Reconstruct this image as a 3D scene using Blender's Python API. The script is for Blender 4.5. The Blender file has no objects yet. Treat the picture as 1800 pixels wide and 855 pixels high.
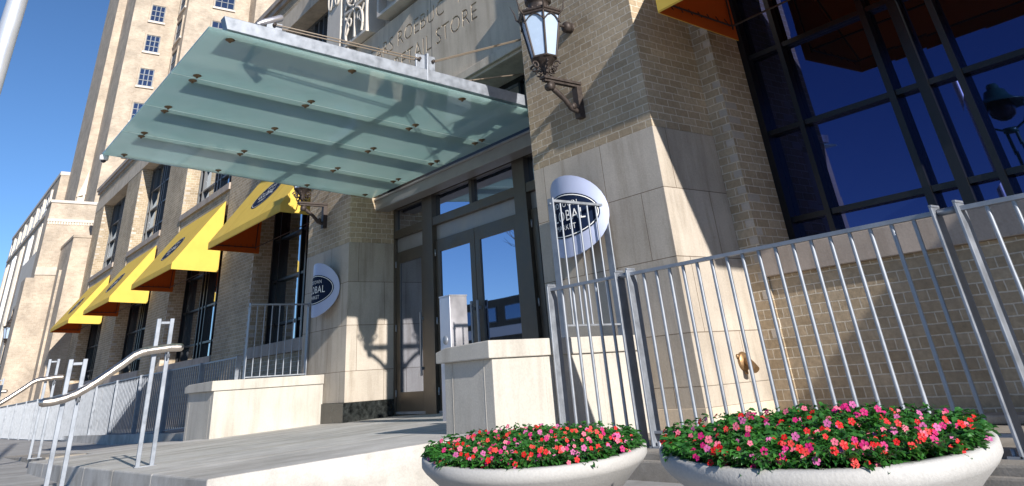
import bpy, bmesh, math, random
from mathutils import Vector, Matrix
random.seed(7)
R = math.radians
S = bpy.context.scene
C = S.collection

# ------------------------------------------------------------------ camera
cam = bpy.data.cameras.new('camera')
camo = bpy.data.objects.new('camera', cam); C.objects.link(camo); S.camera = camo
A = ((0.57130329, 0.81841149, -0.06176717), (-0.45744552, 0.25503287, -0.85188135), (-0.68143683, 0.51493773, 0.52007979))
camo.matrix_world = Matrix(((A[0][0], -A[1][0], -A[2][0], 0), (A[0][1], -A[1][1], -A[2][1], 0), (A[0][2], -A[1][2], -A[2][2], 0), (0, 0, 0, 1)))
cam.sensor_width = 36; cam.sensor_fit = 'HORIZONTAL'
cam.lens = 1270.05 / 1800 * 36
cam.shift_x = 54.8 / 1800; cam.shift_y = -533.8 / 1800
cam.clip_start = 0.05; cam.clip_end = 3000
S.render.resolution_x = 1024; S.render.resolution_y = 486

# ------------------------------------------------------------------ light
SUN = Vector((1, -0.144, 0.39)).normalized()
world = bpy.data.worlds.new("World"); S.world = world; world.use_nodes = True
wn = world.node_tree; bgn = wn.nodes['Background']
sky = wn.nodes.new('ShaderNodeTexSky'); sky.sky_type = 'NISHITA'; sky.sun_disc = False
sky.sun_elevation = math.asin(SUN.z); sky.sun_rotation = math.atan2(SUN.x, SUN.y)
sky.altitude = 1500; sky.air_density = 0.75; sky.dust_density = 0.05; sky.ozone_density = 3.5
hsv = wn.nodes.new('ShaderNodeHueSaturation'); hsv.inputs['Saturation'].default_value = 1.08; hsv.inputs['Value'].default_value = 1.0
wn.links.new(sky.outputs[0], hsv.inputs['Color']); wn.links.new(hsv.outputs[0], bgn.inputs[0]); bgn.inputs[1].default_value = 0.105
sun = bpy.data.lights.new('sun', 'SUN'); sun.energy = 4.7; sun.angle = R(0.5); sun.color = (1.0, 0.955, 0.89)
suno = bpy.data.objects.new('sun', sun); C.objects.link(suno)
suno.rotation_euler = SUN.to_track_quat('Z', 'Y').to_euler()
S.view_settings.view_transform = 'Standard'; S.view_settings.look = 'None'
S.view_settings.gamma = 1; S.view_settings.exposure = 0.55

# ------------------------------------------------------------------ materials
def nm(name):
    m = bpy.data.materials.new(name); m.use_nodes = True
    nt = m.node_tree; return m, nt, nt.nodes['Principled BSDF']
def N(nt, t, **k):
    n = nt.nodes.new(t)
    for a, v in k.items():
        if a in n.inputs.keys(): n.inputs[a].default_value = v
        else: setattr(n, a, v)
    return n
def ramp(nt, src, c0, c1, p0=0.3, p1=0.7):
    r = nt.nodes.new('ShaderNodeValToRGB'); e = r.color_ramp.elements
    e[0].position = p0; e[0].color = (*c0, 1); e[1].position = p1; e[1].color = (*c1, 1)
    nt.links.new(src, r.inputs[0]); return r
def pos(nt, scale=(1, 1, 1)):
    g = N(nt, 'ShaderNodeNewGeometry'); mp = N(nt, 'ShaderNodeMapping'); mp.inputs['Scale'].default_value = scale
    nt.links.new(g.outputs['Position'], mp.inputs[0]); return mp.outputs[0]
def noise(nt, vec, scale, detail=4, rough=.6):
    n = N(nt, 'ShaderNodeTexNoise', Scale=scale, Detail=detail, Roughness=rough); nt.links.new(vec, n.inputs['Vector']); return n.outputs['Fac']
def mix(nt, f, a, b, mode='MIX'):
    m = nt.nodes.new('ShaderNodeMixRGB'); m.blend_type = mode
    for i, v in enumerate((f, a, b)):
        if hasattr(v, 'links'): nt.links.new(v, m.inputs[i])
        elif i == 0: m.inputs[0].default_value = v
        else: m.inputs[i].default_value = (*v, 1)
    return m.outputs[0]
def bump(nt, h, strength=.3, dist=.01, normal=None):
    b = N(nt, 'ShaderNodeBump', Strength=strength, Distance=dist); nt.links.new(h, b.inputs['Height'])
    if normal: nt.links.new(normal, b.inputs['Normal'])
    return b.outputs[0]

def brick(name, c1, c2, mortar, bw=.205, bh=.085, ms=.005, bs=1.0, streak=True):
    m, nt, p = nm(name)
    uv = N(nt, 'ShaderNodeUVMap')
    b = N(nt, 'ShaderNodeTexBrick', Scale=1.0); b.inputs['Brick Width'].default_value = bw; b.inputs['Row Height'].default_value = bh
    b.inputs['Mortar Size'].default_value = ms; b.inputs['Mortar Smooth'].default_value = .25; b.inputs['Bias'].default_value = .0
    b.inputs['Color1'].default_value = (*c1, 1); b.inputs['Color2'].default_value = (*c2, 1); b.inputs['Mortar'].default_value = (*mortar, 1)
    # slightly wandering joints
    nz = N(nt, 'ShaderNodeTexNoise', Scale=6.0, Detail=2); nt.links.new(uv.outputs[0], nz.inputs['Vector'])
    v1 = N(nt, 'ShaderNodeVectorMath', operation='SUBTRACT'); v1.inputs[1].default_value = (.5, .5, .5); nt.links.new(nz.outputs['Color'], v1.inputs[0])
    v2 = N(nt, 'ShaderNodeVectorMath', operation='SCALE'); v2.inputs['Scale'].default_value = .012; nt.links.new(v1.outputs[0], v2.inputs[0])
    v3 = N(nt, 'ShaderNodeVectorMath', operation='ADD'); nt.links.new(uv.outputs[0], v3.inputs[0]); nt.links.new(v2.outputs[0], v3.inputs[1])
    nt.links.new(v3.outputs[0], b.inputs['Vector'])
    P_ = pos(nt)
    n1 = noise(nt, P_, 1.1, 5); n2 = noise(nt, P_, 28, 4)
    col = mix(nt, .55, b.outputs['Color'], ramp(nt, n1, (.5, .48, .46), (1.32, 1.28, 1.22)).outputs[0], 'MULTIPLY')
    col = mix(nt, .6, col, ramp(nt, n2, (.7, .7, .7), (1.2, 1.2, 1.2)).outputs[0], 'MULTIPLY')
    nt.links.new(col, p.inputs['Base Color']); p.inputs['Roughness'].default_value = .92
    inv = N(nt, 'ShaderNodeMath', operation='SUBTRACT'); inv.inputs[0].default_value = 1; nt.links.new(b.outputs['Fac'], inv.inputs[1])
    # wire-cut scratches: vertical in the face
    ms_ = N(nt, 'ShaderNodeMapping'); ms_.inputs['Scale'].default_value = (110, 14, 1); nt.links.new(uv.outputs[0], ms_.inputs[0])
    sc = noise(nt, ms_.outputs[0], 1.0, 3)
    ad = N(nt, 'ShaderNodeMath', operation='MULTIPLY_ADD'); ad.inputs[1].default_value = .45; nt.links.new(sc, ad.inputs[0]); nt.links.new(inv.outputs[0], ad.inputs[2])
    ad2 = N(nt, 'ShaderNodeMath', operation='MULTIPLY_ADD'); ad2.inputs[1].default_value = .5; nt.links.new(n2, ad2.inputs[0]); nt.links.new(ad.outputs[0], ad2.inputs[2])
    nt.links.new(bump(nt, ad2.outputs[0], bs, .006), p.inputs['Normal'])
    return m
def stone(name, base, var=.12, joints=None, stain=.0, bs=.25, rough=.85, grain=60):
    m, nt, p = nm(name)
    P_ = pos(nt); n1 = noise(nt, P_, 1.6, 6); n2 = noise(nt, P_, grain, 3)
    col = ramp(nt, n1, tuple(c * (1 - var * 1.3) for c in base), tuple(min(1, c * (1 + var)) for c in base)).outputs[0]
    col = mix(nt, .5, col, ramp(nt, n2, (.82, .82, .82), (1.12, 1.12, 1.12)).outputs[0], 'MULTIPLY')
    if stain:
        n3 = noise(nt, pos(nt, (5, 5, .7)), 1.0, 5)
        col = mix(nt, stain, col, ramp(nt, n3, (.45, .4, .34), (1, 1, 1), .3, .52).outputs[0], 'MULTIPLY')
        n4 = noise(nt, P_, 5.5, 3)
        col = mix(nt, stain * .6, col, ramp(nt, n4, (.55, .5, .44), (1, 1, 1), .26, .34).outputs[0], 'MULTIPLY')
    h = n2
    if joints:
        w, hgt, oz, jc, off = joints
        uv = N(nt, 'ShaderNodeUVMap'); mp = N(nt, 'ShaderNodeMapping'); mp.inputs['Location'].default_value = oz
        nt.links.new(uv.outputs[0], mp.inputs[0])
        b = N(nt, 'ShaderNodeTexBrick', Scale=1.0, offset=off); b.inputs['Brick Width'].default_value = w; b.inputs['Row Height'].default_value = hgt
        b.inputs['Mortar Size'].default_value = .0045; b.inputs['Mortar Smooth'].default_value = .2
        b.inputs['Color1'].default_value = (1, 1, 1, 1); b.inputs['Color2'].default_value = (.86, .85, .83, 1); b.inputs['Mortar'].default_value = (*jc, 1)
        nt.links.new(mp.outputs[0], b.inputs['Vector'])
        col = mix(nt, 1.0, col, b.outputs['Color'], 'MULTIPLY')
        s = N(nt, 'ShaderNodeMath', operation='MULTIPLY_ADD'); s.inputs[1].default_value = -3.0; nt.links.new(b.outputs['Fac'], s.inputs[0]); nt.links.new(n2, s.inputs[2]); h = s.outputs[0]
    nt.links.new(col, p.inputs['Base Color']); p.inputs['Roughness'].default_value = rough
    nt.links.new(bump(nt, h, bs, .004), p.inputs['Normal'])
    return m
def plain(name, col, rough=.5, metal=0.0, var=.0, vs=8, spec=.5, bs=0):
    m, nt, p = nm(name)
    p.inputs['Roughness'].default_value = rough; p.inputs['Metallic'].default_value = metal
    p.inputs['Specular IOR Level'].default_value = spec
    if var:
        n1 = noise(nt, pos(nt), vs, 5)
        nt.links.new(ramp(nt, n1, tuple(c * (1 - var) for c in col), tuple(min(1, c * (1 + var)) for c in col)).outputs[0], p.inputs['Base Color'])
        nt.links.new(ramp(nt, n1, (max(0, rough - .1),) * 3, (min(1, rough + .12),) * 3).outputs[0], p.inputs['Roughness'])
        if bs: nt.links.new(bump(nt, n1, bs, .004), p.inputs['Normal'])
    else: p.inputs['Base Color'].default_value = (*col, 1)
    return m
def mirror_glass(name, tint, refl=.5, rough=.015, body=(.01, .012, .015)):
    m, nt, p = nm(name); nt.nodes.remove(p); out = nt.nodes['Material Output']
    d = N(nt, 'ShaderNodeBsdfDiffuse'); d.inputs['Color'].default_value = (*body, 1)
    g = N(nt, 'ShaderNodeBsdfGlossy', Roughness=rough); g.inputs['Color'].default_value = (*tint, 1)
    nz = noise(nt, pos(nt), 1.3, 1); nt.links.new(bump(nt, nz, .04, .01), g.inputs['Normal'])
    x = N(nt, 'ShaderNodeMixShader'); x.inputs[0].default_value = refl
    nt.links.new(d.outputs[0], x.inputs[1]); nt.links.new(g.outputs[0], x.inputs[2]); nt.links.new(x.outputs[0], out.inputs['Surface'])
    return m

M = {}
M['brick'] = brick('brick_buff', (.375, .29, .19), (.48, .385, .27), (.66, .59, .48), ms=.0065, bs=1.0)
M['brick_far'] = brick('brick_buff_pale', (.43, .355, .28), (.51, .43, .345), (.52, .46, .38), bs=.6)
M['quoin'] = stone('brick_pale', (.50, .44, .37), .2, bs=.5)
M['stone'] = stone('limestone_facing', (.50, .44, .37), .1, joints=(1.02, .66, (0.36, -.26, 0), (.35, .31, .27), .5), stain=.5, bs=.35)
M['stone_plain'] = stone('limestone_carved', (.58, .485, .375), .12, stain=.4)
M['stone_far'] = stone('limestone_pale', (.62, .56, .49), .08, stain=.15)
M['caststone'] = stone('cast_stone_white', (.50, .465, .41), .08, stain=.38, bs=.3)
M['sill'] = stone('limestone_sill', (.42, .35, .295), .12, stain=.4)
M['granite'] = plain('granite_black', (.018, .02, .019), .18, 0, .8, 14, .6)
M['concrete'] = None
M['steel'] = plain('galvanised_steel', (.30, .32, .355), .48, .5, .16, 9)
M['steel_flat'] = plain('galvanised_plate', (.27, .29, .325), .45, .45, .2, 9)
M['stainless'] = plain('stainless_tube', (.66, .58, .50), .34, 1.0, .06, 20)
M['alu'] = plain('aluminium_panel', (.62, .60, .63), .38, .75, .07, 3)
M['bronze'] = plain('bronze_door_frame', (.12, .10, .078), .38, .55, .12, 6)
M['darkframe'] = plain('dark_window_frame', (.012, .013, .016), .35, .3)
M['greyframe'] = plain('grey_window_frame', (.10, .105, .11), .4, .4)
M['zinc'] = plain('grey_header_panel', (.30, .29, .285), .42, .4, .1, 5)
M['iron'] = plain('bronze_brown_iron', (.06, .046, .04), .55, .4, .3, 20)
M['milk'] = plain('lantern_glass', (.42, .52, .66), .2, 0, .05, 10)
M['brass'] = plain('brass', (.33, .21, .11), .45, .8, .25, 20)
M['fitting'] = plain('bronzed_fitting', (.20, .14, .08), .4, .8)
M['tframe'] = plain('tower_window_frame', (.16, .17, .18), .5)
M['glass_dark'] = mirror_glass('window_glass_navy', (.10, .125, .34), .52)
M['glass_door'] = mirror_glass('door_glass', (.55, .62, .80), .75)
M['glass_win'] = mirror_glass('window_glass', (.75, .80, .85), .72, body=(.02, .025, .03))
M['glass_tower'] = mirror_glass('tower_glass', (.16, .22, .34), .6, body=(.04, .05, .07))
M['white'] = plain('white_frame', (.75, .75, .73), .5)
M['soil'] = plain('potting_soil', (.03, .02, .013), .95, 0, .4, 40, .2, .8)
M['dome'] = plain('camera_dome_smoke', (.02, .02, .03), .1)
M['navy'] = plain('navy_enamel', (.006, .014, .04), .75, spec=.15)
M['letters'] = plain('sign_lettering', (.78, .77, .74), .5)
M['signface'] = plain('sign_brushed_blue_grey', (.42, .46, .62), .5, .25, .04, 3)
M['rod'] = plain('tie_rod_steel', (.62, .50, .38), .35, .9)
M['bowl'] = stone('planter_concrete', (.45, .435, .415), .06, stain=.12, bs=.3, grain=120)
M['asphalt'] = stone('asphalt', (.05, .05, .052), .2, bs=.6, grain=90)
M['green'] = plain('green_lamp_enamel', (.03, .12, .10), .3, .2)
M['offwall'] = plain('dark_render', (.10, .09, .06), .8, 0, .3, 2)
M['bark'] = plain('bark', (.10, .08, .065), .9, 0, .3, 15)
M['polewhite'] = plain('pole_painted', (.62, .64, .68), .35, .5, .05, 3)

def concrete(name, base, streaks=.7):
    m, nt, p = nm(name)
    P_ = pos(nt); n1 = noise(nt, P_, 1.3, 7); n2 = noise(nt, P_, 90, 3); n3 = noise(nt, pos(nt, (2.2, .3, 2.2)), 1.3, 5)
    n4 = noise(nt, P_, 7, 5)
    col = ramp(nt, n1, tuple(c * .78 for c in base), tuple(c * 1.12 for c in base)).outputs[0]
    col = mix(nt, streaks, col, ramp(nt, n3, (.52, .49, .44), (1, 1, 1), .38, .56).outputs[0], 'MULTIPLY')
    col = mix(nt, .5, col, ramp(nt, n4, (.75, .73, .7), (1.08, 1.08, 1.08)).outputs[0], 'MULTIPLY')
    col = mix(nt, .5, col, ramp(nt, n2, (.78, .78, .78), (1.12, 1.12, 1.12)).outputs[0], 'MULTIPLY')
    nt.links.new(col, p.inputs['Base Color']); p.inputs['Roughness'].default_value = .9
    nt.links.new(bump(nt, n2, .5, .004), p.inputs['Normal']); return m
M['landing'] = concrete('concrete_landing', (.58, .555, .52), .5)
M['sidewalk'] = concrete('concrete_sidewalk', (.42, .41, .40), .4)
M['curb'] = concrete('concrete_rough', (.40, .36, .31), .5)

def fabric(name, col, trans):
    m, nt, p = nm(name); out = nt.nodes['Material Output']
    n = noise(nt, pos(nt), 3.0, 3)
    c = ramp(nt, n, tuple(x * .93 for x in col), tuple(min(1, x * 1.05) for x in col)).outputs[0]
    nt.links.new(c, p.inputs['Base Color']); p.inputs['Roughness'].default_value = .7; p.inputs['Specular IOR Level'].default_value = .25
    t = N(nt, 'ShaderNodeBsdfTranslucent'); t.inputs['Color'].default_value = (*trans, 1)
    x = N(nt, 'ShaderNodeMixShader'); x.inputs[0].default_value = .34
    nt.links.new(p.outputs[0], x.inputs[1]); nt.links.new(t.outputs[0], x.inputs[2]); nt.links.new(x.outputs[0], out.inputs['Surface'])
    return m
M['yellow'] = fabric('awning_fabric_yellow', (.93, .68, .13), (.97, .62, .08))
M['seam'] = fabric('awning_seam', (.72, .50, .08), (.8, .5, .05))
M['lining'] = fabric('awning_lining_rust', (.42, .10, .02), (.7, .18, .03))

def frosted():
    m, nt, p = nm('frosted_canopy_glass'); nt.nodes.remove(p); out = nt.nodes['Material Output']
    n = noise(nt, pos(nt), 2.0, 4)
    c = ramp(nt, n, (.76, .94, .91), (.84, .98, .955)).outputs[0]
    t = N(nt, 'ShaderNodeBsdfTranslucent'); nt.links.new(c, t.inputs[0])
    d = N(nt, 'ShaderNodeBsdfDiffuse'); d.inputs[0].default_value = (.60, .79, .77, 1)
    g = N(nt, 'ShaderNodeBsdfGlossy', Roughness=.04); g.inputs[0].default_value = (.9, 1, .98, 1)
    tr = N(nt, 'ShaderNodeBsdfTransparent'); tr.inputs[0].default_value = (.6, .85, .82, 1)
    x1 = N(nt, 'ShaderNodeMixShader'); x1.inputs[0].default_value = .16; nt.links.new(t.outputs[0], x1.inputs[1]); nt.links.new(d.outputs[0], x1.inputs[2])
    x2 = N(nt, 'ShaderNodeMixShader'); x2.inputs[0].default_value = .10; nt.links.new(x1.outputs[0], x2.inputs[1]); nt.links.new(tr.outputs[0], x2.inputs[2])
    fr = N(nt, 'ShaderNodeFresnel', IOR=1.5)
    x3 = N(nt, 'ShaderNodeMixShader'); nt.links.new(fr.outputs[0], x3.inputs[0]); nt.links.new(x2.outputs[0], x3.inputs[1]); nt.links.new(g.outputs[0], x3.inputs[2])
    nt.links.new(x3.outputs[0], out.inputs['Surface']); return m
M['frost'] = frosted()
m, nt, p = nm('glass_joint_seal'); nt.nodes.remove(p); t_ = N(nt, 'ShaderNodeBsdfTranslucent'); t_.inputs[0].default_value = (.96, 1, .97, 1)
nt.links.new(t_.outputs[0], nt.nodes['Material Output'].inputs['Surface']); M['jointseal'] = m

def leafmat():
    m, nt, p = nm('leaf_green')
    n = noise(nt, pos(nt), 26, 3)
    r = ramp(nt, n, (.012, .075, .018), (.06, .21, .03), .32, .72)
    nt.links.new(r.outputs[0], p.inputs['Base Color']); p.inputs['Roughness'].default_value = .38
    t = N(nt, 'ShaderNodeBsdfTranslucent'); t.inputs[0].default_value = (.08, .25, .03, 1)
    x = N(nt, 'ShaderNodeMixShader'); x.inputs[0].default_value = .18; out = nt.nodes['Material Output']
    nt.links.new(p.outputs[0], x.inputs[1]); nt.links.new(t.outputs[0], x.inputs[2]); nt.links.new(x.outputs[0], out.inputs['Surface']); return m
M['leaf'] = leafmat()
for k, c in (('red', (.50, .006, .008)), ('coral', (.55, .04, .035)), ('pink', (.62, .13, .20)), ('magenta', (.42, .008, .12)), ('lilac', (.46, .10, .26))):
    M[k] = plain('petal_' + k, c, .55, 0, .12, 30, .3)

# ------------------------------------------------------------------ mesh helpers
class MB:
    def __init__(s): s.v = []; s.f = []; s.m = []; s.cur = 0; s.smooth = []
    def add(s, vs, fs, sm=False):
        o = len(s.v); s.v += [tuple(v) for v in vs]
        for f in fs: s.f.append([o + i for i in f]); s.m.append(s.cur); s.smooth.append(sm)
        return s
    def box(s, x0, x1, y0, y1, z0, z1):
        return s.hexa([(x0, y0, z0), (x1, y0, z0), (x1, y1, z0), (x0, y1, z0), (x0, y0, z1), (x1, y0, z1), (x1, y1, z1), (x0, y1, z1)])
    def hexa(s, v): return s.add(v, [(0, 3, 2, 1), (4, 5, 6, 7), (0, 1, 5, 4), (1, 2, 6, 5), (2, 3, 7, 6), (3, 0, 4, 7)])
    def prism(s, poly, off):
        n = len(poly); off = Vector(off); a = [Vector(p) for p in poly]; b = [p + off for p in a]
        return s.add(a + b, [tuple(range(n))[::-1], tuple(range(n, 2 * n))] + [(i, (i + 1) % n, n + (i + 1) % n, n + i) for i in range(n)])
    def bar(s, p, q, w, h, up=(0, 0, 1)):
        p = Vector(p); q = Vector(q); d = (q - p).normalized(); u = Vector(up); sd = d.cross(u).normalized() * w / 2; u2 = sd.cross(d).normalized() * h / 2
        c = [-sd - u2, sd - u2, sd + u2, -sd + u2]
        return s.add([p + k for k in c] + [q + k for k in c], [(3, 2, 1, 0), (4, 5, 6, 7), (0, 1, 5, 4), (1, 2, 6, 5), (2, 3, 7, 6), (3, 0, 4, 7)])
    def tube(s, path, r, n=10, closed=False, caps=True):
        P = [Vector(p) for p in path]; rings = []; rr = r if isinstance(r, (list, tuple)) else [r] * len(P)
        ref = None
        for i, p in enumerate(P):
            if closed: t = (P[(i + 1) % len(P)] - P[i - 1]).normalized()
            else: t = ((P[min(i + 1, len(P) - 1)] - P[max(i - 1, 0)])).normalized()
            if ref is None: ref = Vector((0, 0, 1)) if abs(t.z) < .9 else Vector((1, 0, 0))
            a = (ref - t * ref.dot(t)).normalized(); b = t.cross(a); ref = a
            rings.append([p + (a * math.cos(2 * math.pi * k / n) + b * math.sin(2 * math.pi * k / n)) * rr[i] for k in range(n)])
        vs = [v for r_ in rings for v in r_]; L = len(P); fs = []
        for i in range(L if closed else L - 1):
            j = (i + 1) % L
            for k in range(n): fs.append((i * n + k, i * n + (k + 1) % n, j * n + (k + 1) % n, j * n + k))
        s.add(vs, fs, True)
        if not closed and caps: s.add(rings[0], [tuple(range(n))[::-1]]); s.add(rings[-1], [tuple(range(n))])
        return s
    def lathe(s, prof, c=(0, 0, 0), n=24, sm=True, axis='z'):
        vs = []; c = Vector(c)
        for r, h in prof:
            for k in range(n):
                a = 2 * math.pi * k / n; x, y = r * math.cos(a), r * math.sin(a)
                vs.append(c + (Vector((x, y, h)) if axis == 'z' else Vector((x, h, y)) if axis == 'y' else Vector((h, x, y))))
        fs = []
        for i in range(len(prof) - 1):
            for k in range(n): fs.append((i * n + k, i * n + (k + 1) % n, (i + 1) * n + (k + 1) % n, (i + 1) * n + k))
        return s.add(vs, fs, sm)

ORG = {}
def build(name, mb, mats, parent=None, origin=None, label=None, cat=None, group=None, kind=None, bev=0):
    if not isinstance(mats, (list, tuple)): mats = [mats]
    if parent is not None: org = ORG[parent.name]
    elif origin is not None: org = Vector(origin)
    else:
        xs, ys, zs = zip(*mb.v); org = Vector(((min(xs) + max(xs)) / 2, (min(ys) + max(ys)) / 2, min(zs)))
    me = bpy.data.meshes.new(name)
    me.from_pydata([tuple(Vector(v) - org) for v in mb.v], [], mb.f)
    for m in mats: me.materials.append(m)
    for p, mi, sm in zip(me.polygons, mb.m, mb.smooth): p.material_index = mi; p.use_smooth = sm
    bm = bmesh.new(); bm.from_mesh(me)
    bmesh.ops.recalc_face_normals(bm, faces=bm.faces)
    uvl = bm.loops.layers.uv.new('UVMap')
    for f in bm.faces:
        n = f.normal
        for l in f.loops:
            w = l.vert.co + org
            l[uvl].uv = (w.x, w.y) if abs(n.z) > .75 else ((w.y + 11.3, w.z) if abs(n.x) > abs(n.y) else (w.x, w.z))
    bm.to_mesh(me); bm.free()
    o = bpy.data.objects.new(name, me); C.objects.link(o)
    if parent is not None: o.parent = parent
    else: o.location = org
    ORG[o.name] = org
    if bev:
        b = o.modifiers.new('edge', 'BEVEL'); b.width = bev; b.segments = 2; b.limit_method = 'ANGLE'; b.angle_limit = R(40)
    props(o, label, cat, group, kind)
    return o
def props(o, label=None, cat=None, group=None, kind=None):
    for k, v in (('label', label), ('category', cat), ('group', group), ('kind', kind)):
        if v: o[k] = v
def thing(name, loc, label, cat, group=None):
    o = bpy.data.objects.new(name, None); C.objects.link(o); o.location = loc; o.empty_display_size = .1
    ORG[o.name] = Vector(loc); props(o, label, cat, group); return o
def copy_tree(o, parent=None):
    c = o.copy(); C.objects.link(c); ORG[c.name] = ORG.get(o.name, Vector())
    if parent is not None: c.parent = parent
    for ch in list(o.children): copy_tree(ch, c)
    return c
def text_data(s, size, extrude=.0, offset=0, spacing=1.0, width=1.0):
    cu = bpy.data.curves.new('t', 'FONT'); cu.body = s; cu.size = size; cu.extrude = extrude; cu.offset = offset
    cu.align_x = 'CENTER'; cu.space_character = spacing; cu.resolution_u = 3
    ob = bpy.data.objects.new('t', cu); C.objects.link(ob)
    me = bpy.data.meshes.new_from_object(ob.evaluated_get(bpy.context.evaluated_depsgraph_get()))
    vs = [Vector((v.co.x * width, v.co.y, v.co.z)) for v in me.vertices]; fs = [tuple(p.vertices) for p in me.polygons]
    bpy.data.objects.remove(ob); bpy.data.curves.remove(cu); bpy.data.meshes.remove(me)
    return vs, fs
# ground heights
def LZ(x, y): return -.403 + .017 * x + .03 * y
def GZ(x, y=0):
    x = max(-60, min(0, x)); return -.665 + .0035 * x

# ================================================================== SETTING
mb = MB(); xs = [-900, -300, -120, -60, -50, -40, -30, -20, -15, -10, -6, -4, -2, 0, 10, 60, 900]
vs = []; ys = [-900, -200, -5.8, -3, 0, 2, 4, 12, 60, 300, 900]
for y in ys:
    for x in xs: vs.append((x, y, GZ(x)))
nx = len(xs)
mb.add(vs, [(j * nx + i, j * nx + i + 1, (j + 1) * nx + i + 1, (j + 1) * nx + i) for j in range(len(ys) - 1) for i in range(nx - 1)])
build('sidewalk', mb, M['sidewalk'], origin=(0, 0, 0), kind='structure')
mb = MB(); xs = [-300, -60, -30, 0, 300]
for a, b in zip(xs[:-1], xs[1:]):
    mb.add([(a, -18, GZ(a) + .006), (b, -18, GZ(b) + .006), (b, -6.2, GZ(b) + .006), (a, -6.2, GZ(a) + .006)], [(0, 1, 2, 3)])
build('road', mb, M['asphalt'], origin=(0, 0, 0), kind='structure')
mb = MB()
for a, b in zip(xs[:-1], xs[1:]):
    mb.hexa([(a, -6.2, GZ(a) - .1), (b, -6.2, GZ(b) - .1), (b, -6.0, GZ(b) - .1), (a, -6.0, GZ(a) - .1), (a, -6.2, GZ(a) + .13), (b, -6.2, GZ(b) + .13), (b, -6.0, GZ(b) + .13), (a, -6.0, GZ(a) + .13)])
build('kerb', mb, M['sidewalk'], origin=(0, 0, 0), kind='structure')
# entrance landing (slopes gently), butted by the fence platform
def slab(mb, x0, x1, y0, y1, zf, zb=-1.6):
    mb.hexa([(x0, y0, zb), (x1, y0, zb), (x1, y1, zb), (x0, y1, zb), (x0, y0, zf(x0, y0)), (x1, y0, zf(x1, y0)), (x1, y1, zf(x1, y1)), (x0, y1, zf(x0, y1))])
mb = MB()
J = [-13.9, -12.6, -11.3, -10.0, -8.7, -7.35, -5.95]
for a, b in zip(J[:-1], J[1:]): slab(mb, a + (.002 if a != J[0] else 0), b - .002, 1.9, 4.3, LZ)
slab(mb, -14.6, -5.95, 4.306, 7.4, LZ)
build('landing', mb, M['landing'], origin=(-10, 4, -.6), kind='structure', bev=.012)
mb = MB(); mb.box(-5.947, 9, 4.62, 7.4, -1.5, -.512); mb.box(-5.9, 9, 4.58, 4.62, -1.5, -.56)
mb.box(-5.09, 9, 6.72, 6.98, -.51, -.45)
build('fence_platform', mb, M['curb'], origin=(0, 4, -.7), kind='structure', bev=.015)
mb = MB(); slab(mb, -48, -14.62, 4.55, 7.0, lambda x, y: -.46 + .0125 * (x + 14.6), -1.8)
build('ramp', mb, M['landing'], origin=(-30, 5, -1), kind='structure')

# ================================================================== DEPARTMENT STORE BUILDING
B = thing('department_store', (-15, 7, -.6), 'buff brick and limestone store building with recessed glass entrance and tall window bays', 'building')
TOP = 10.2
def pil(x0, x1, name='pilaster'):
    m = MB().box(x0, x1, 7.0, 7.98, -1.6, 9.15)
    if x1 < 0: quoins(m, x1, .6, 9.1)
    return build(name, m, [M['brick'], M['quoin']], B)
PIL = [(-22.75, -20.1), (-30.7, -28.05), (-38.65, -36.0), (-46.3, -44.0), (1.25, 3.1)]
def quoins(q, xc, z0, z1, y0=7.0):
    # paler bricks alternating round the corner, flush with the wall to a few millimetres
    k = 0; z = math.ceil(z0 / .085) * .085; q.cur = 1
    while z < z1:
        if k % 2 == 0:
            if random.random() < .85: q.box(xc - .105, xc - .001, y0 - .004, y0 + .01, z + .007, z + .078)
        elif random.random() < .6:
            q.box(xc - .01, xc + .004, y0 + .001, y0 + random.choice((.10, .2)), z + .007, z + .078)
        z += .085; k += 1
    q.cur = 0
for a, b in PIL:
    pil(a, b)
# side strips next to the entrance piers
s1 = MB().box(-5.14, -4.88, 7.0, 7.98, -1.2, 9.15); quoins(s1, -4.88, .1, 6); build('pilaster', s1, [M['brick'], M['quoin']], B)
build('pilaster', MB().box(-14.8, -13.0, 7.0, 7.98, -1.6, 9.15), M['brick'], B)
BAYS = [(-20.1, -14.8), (-28.05, -22.75), (-36.0, -30.7), (-44.0, -38.65), (-4.88, 1.25)]
# spandrels
for a, b in BAYS:
    near = b > -23
    build('spandrel', MB().box(a + .002, b - .002, 7.02, 7.98, -1.6, .78 if b < 0 else .71), M['brick'] if near else M['brick_far'], B)
    build('spandrel', MB().box(a + .002, b - .002, 7.03, 7.98, 5.0, 5.42), M['brick'] if near else M['brick_far'], B)
    s = .78 if b < 0 else .71
    build('window_sill', MB().box(a + .004, b - .004, 6.955, 7.72, s + .002, s + .245), M['sill'], B, bev=.006)
    build('window_sill', MB().box(a + .004, b - .004, 6.95, 7.72, 5.422, 5.62), M['sill'], B, bev=.006)
# frieze, lintel band, cornice
build('lintel_band', MB().box(-46.3, -14.0, 6.985, 7.98, 9.152, 9.7), M['stone_plain'], B)
build('lintel_band', MB().box(-5.1, 3.1, 6.985, 7.98, 9.152, 9.7), M['stone_plain'], B)
build('frieze', MB().box(-46.3, -14.0, 7.02, 7.98, 9.702, 10.15), M['brick'], B)
build('cornice', MB().box(-46.4, -14.0, 6.93, 8.2, 10.152, 10.32).box(-46.45, -14.0, 6.86, 8.25, 10.322, 10.5), M['sill'], B)
build('roof', MB().box(-46.3, -13.6, 8.26, 20, 9.9, 10.1).box(-13.59, 6, 8.26, 20, 9.9, 10.1), M['asphalt'], B)
build('wall', MB().box(-46.3, 6, 7.985, 8.2, -1.6, 10.1), M['brick'], B)
build('wall', MB().box(-46.3, -46.0, 8.2, 20, -1.6, 9.9), M['brick_far'], B)

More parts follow.
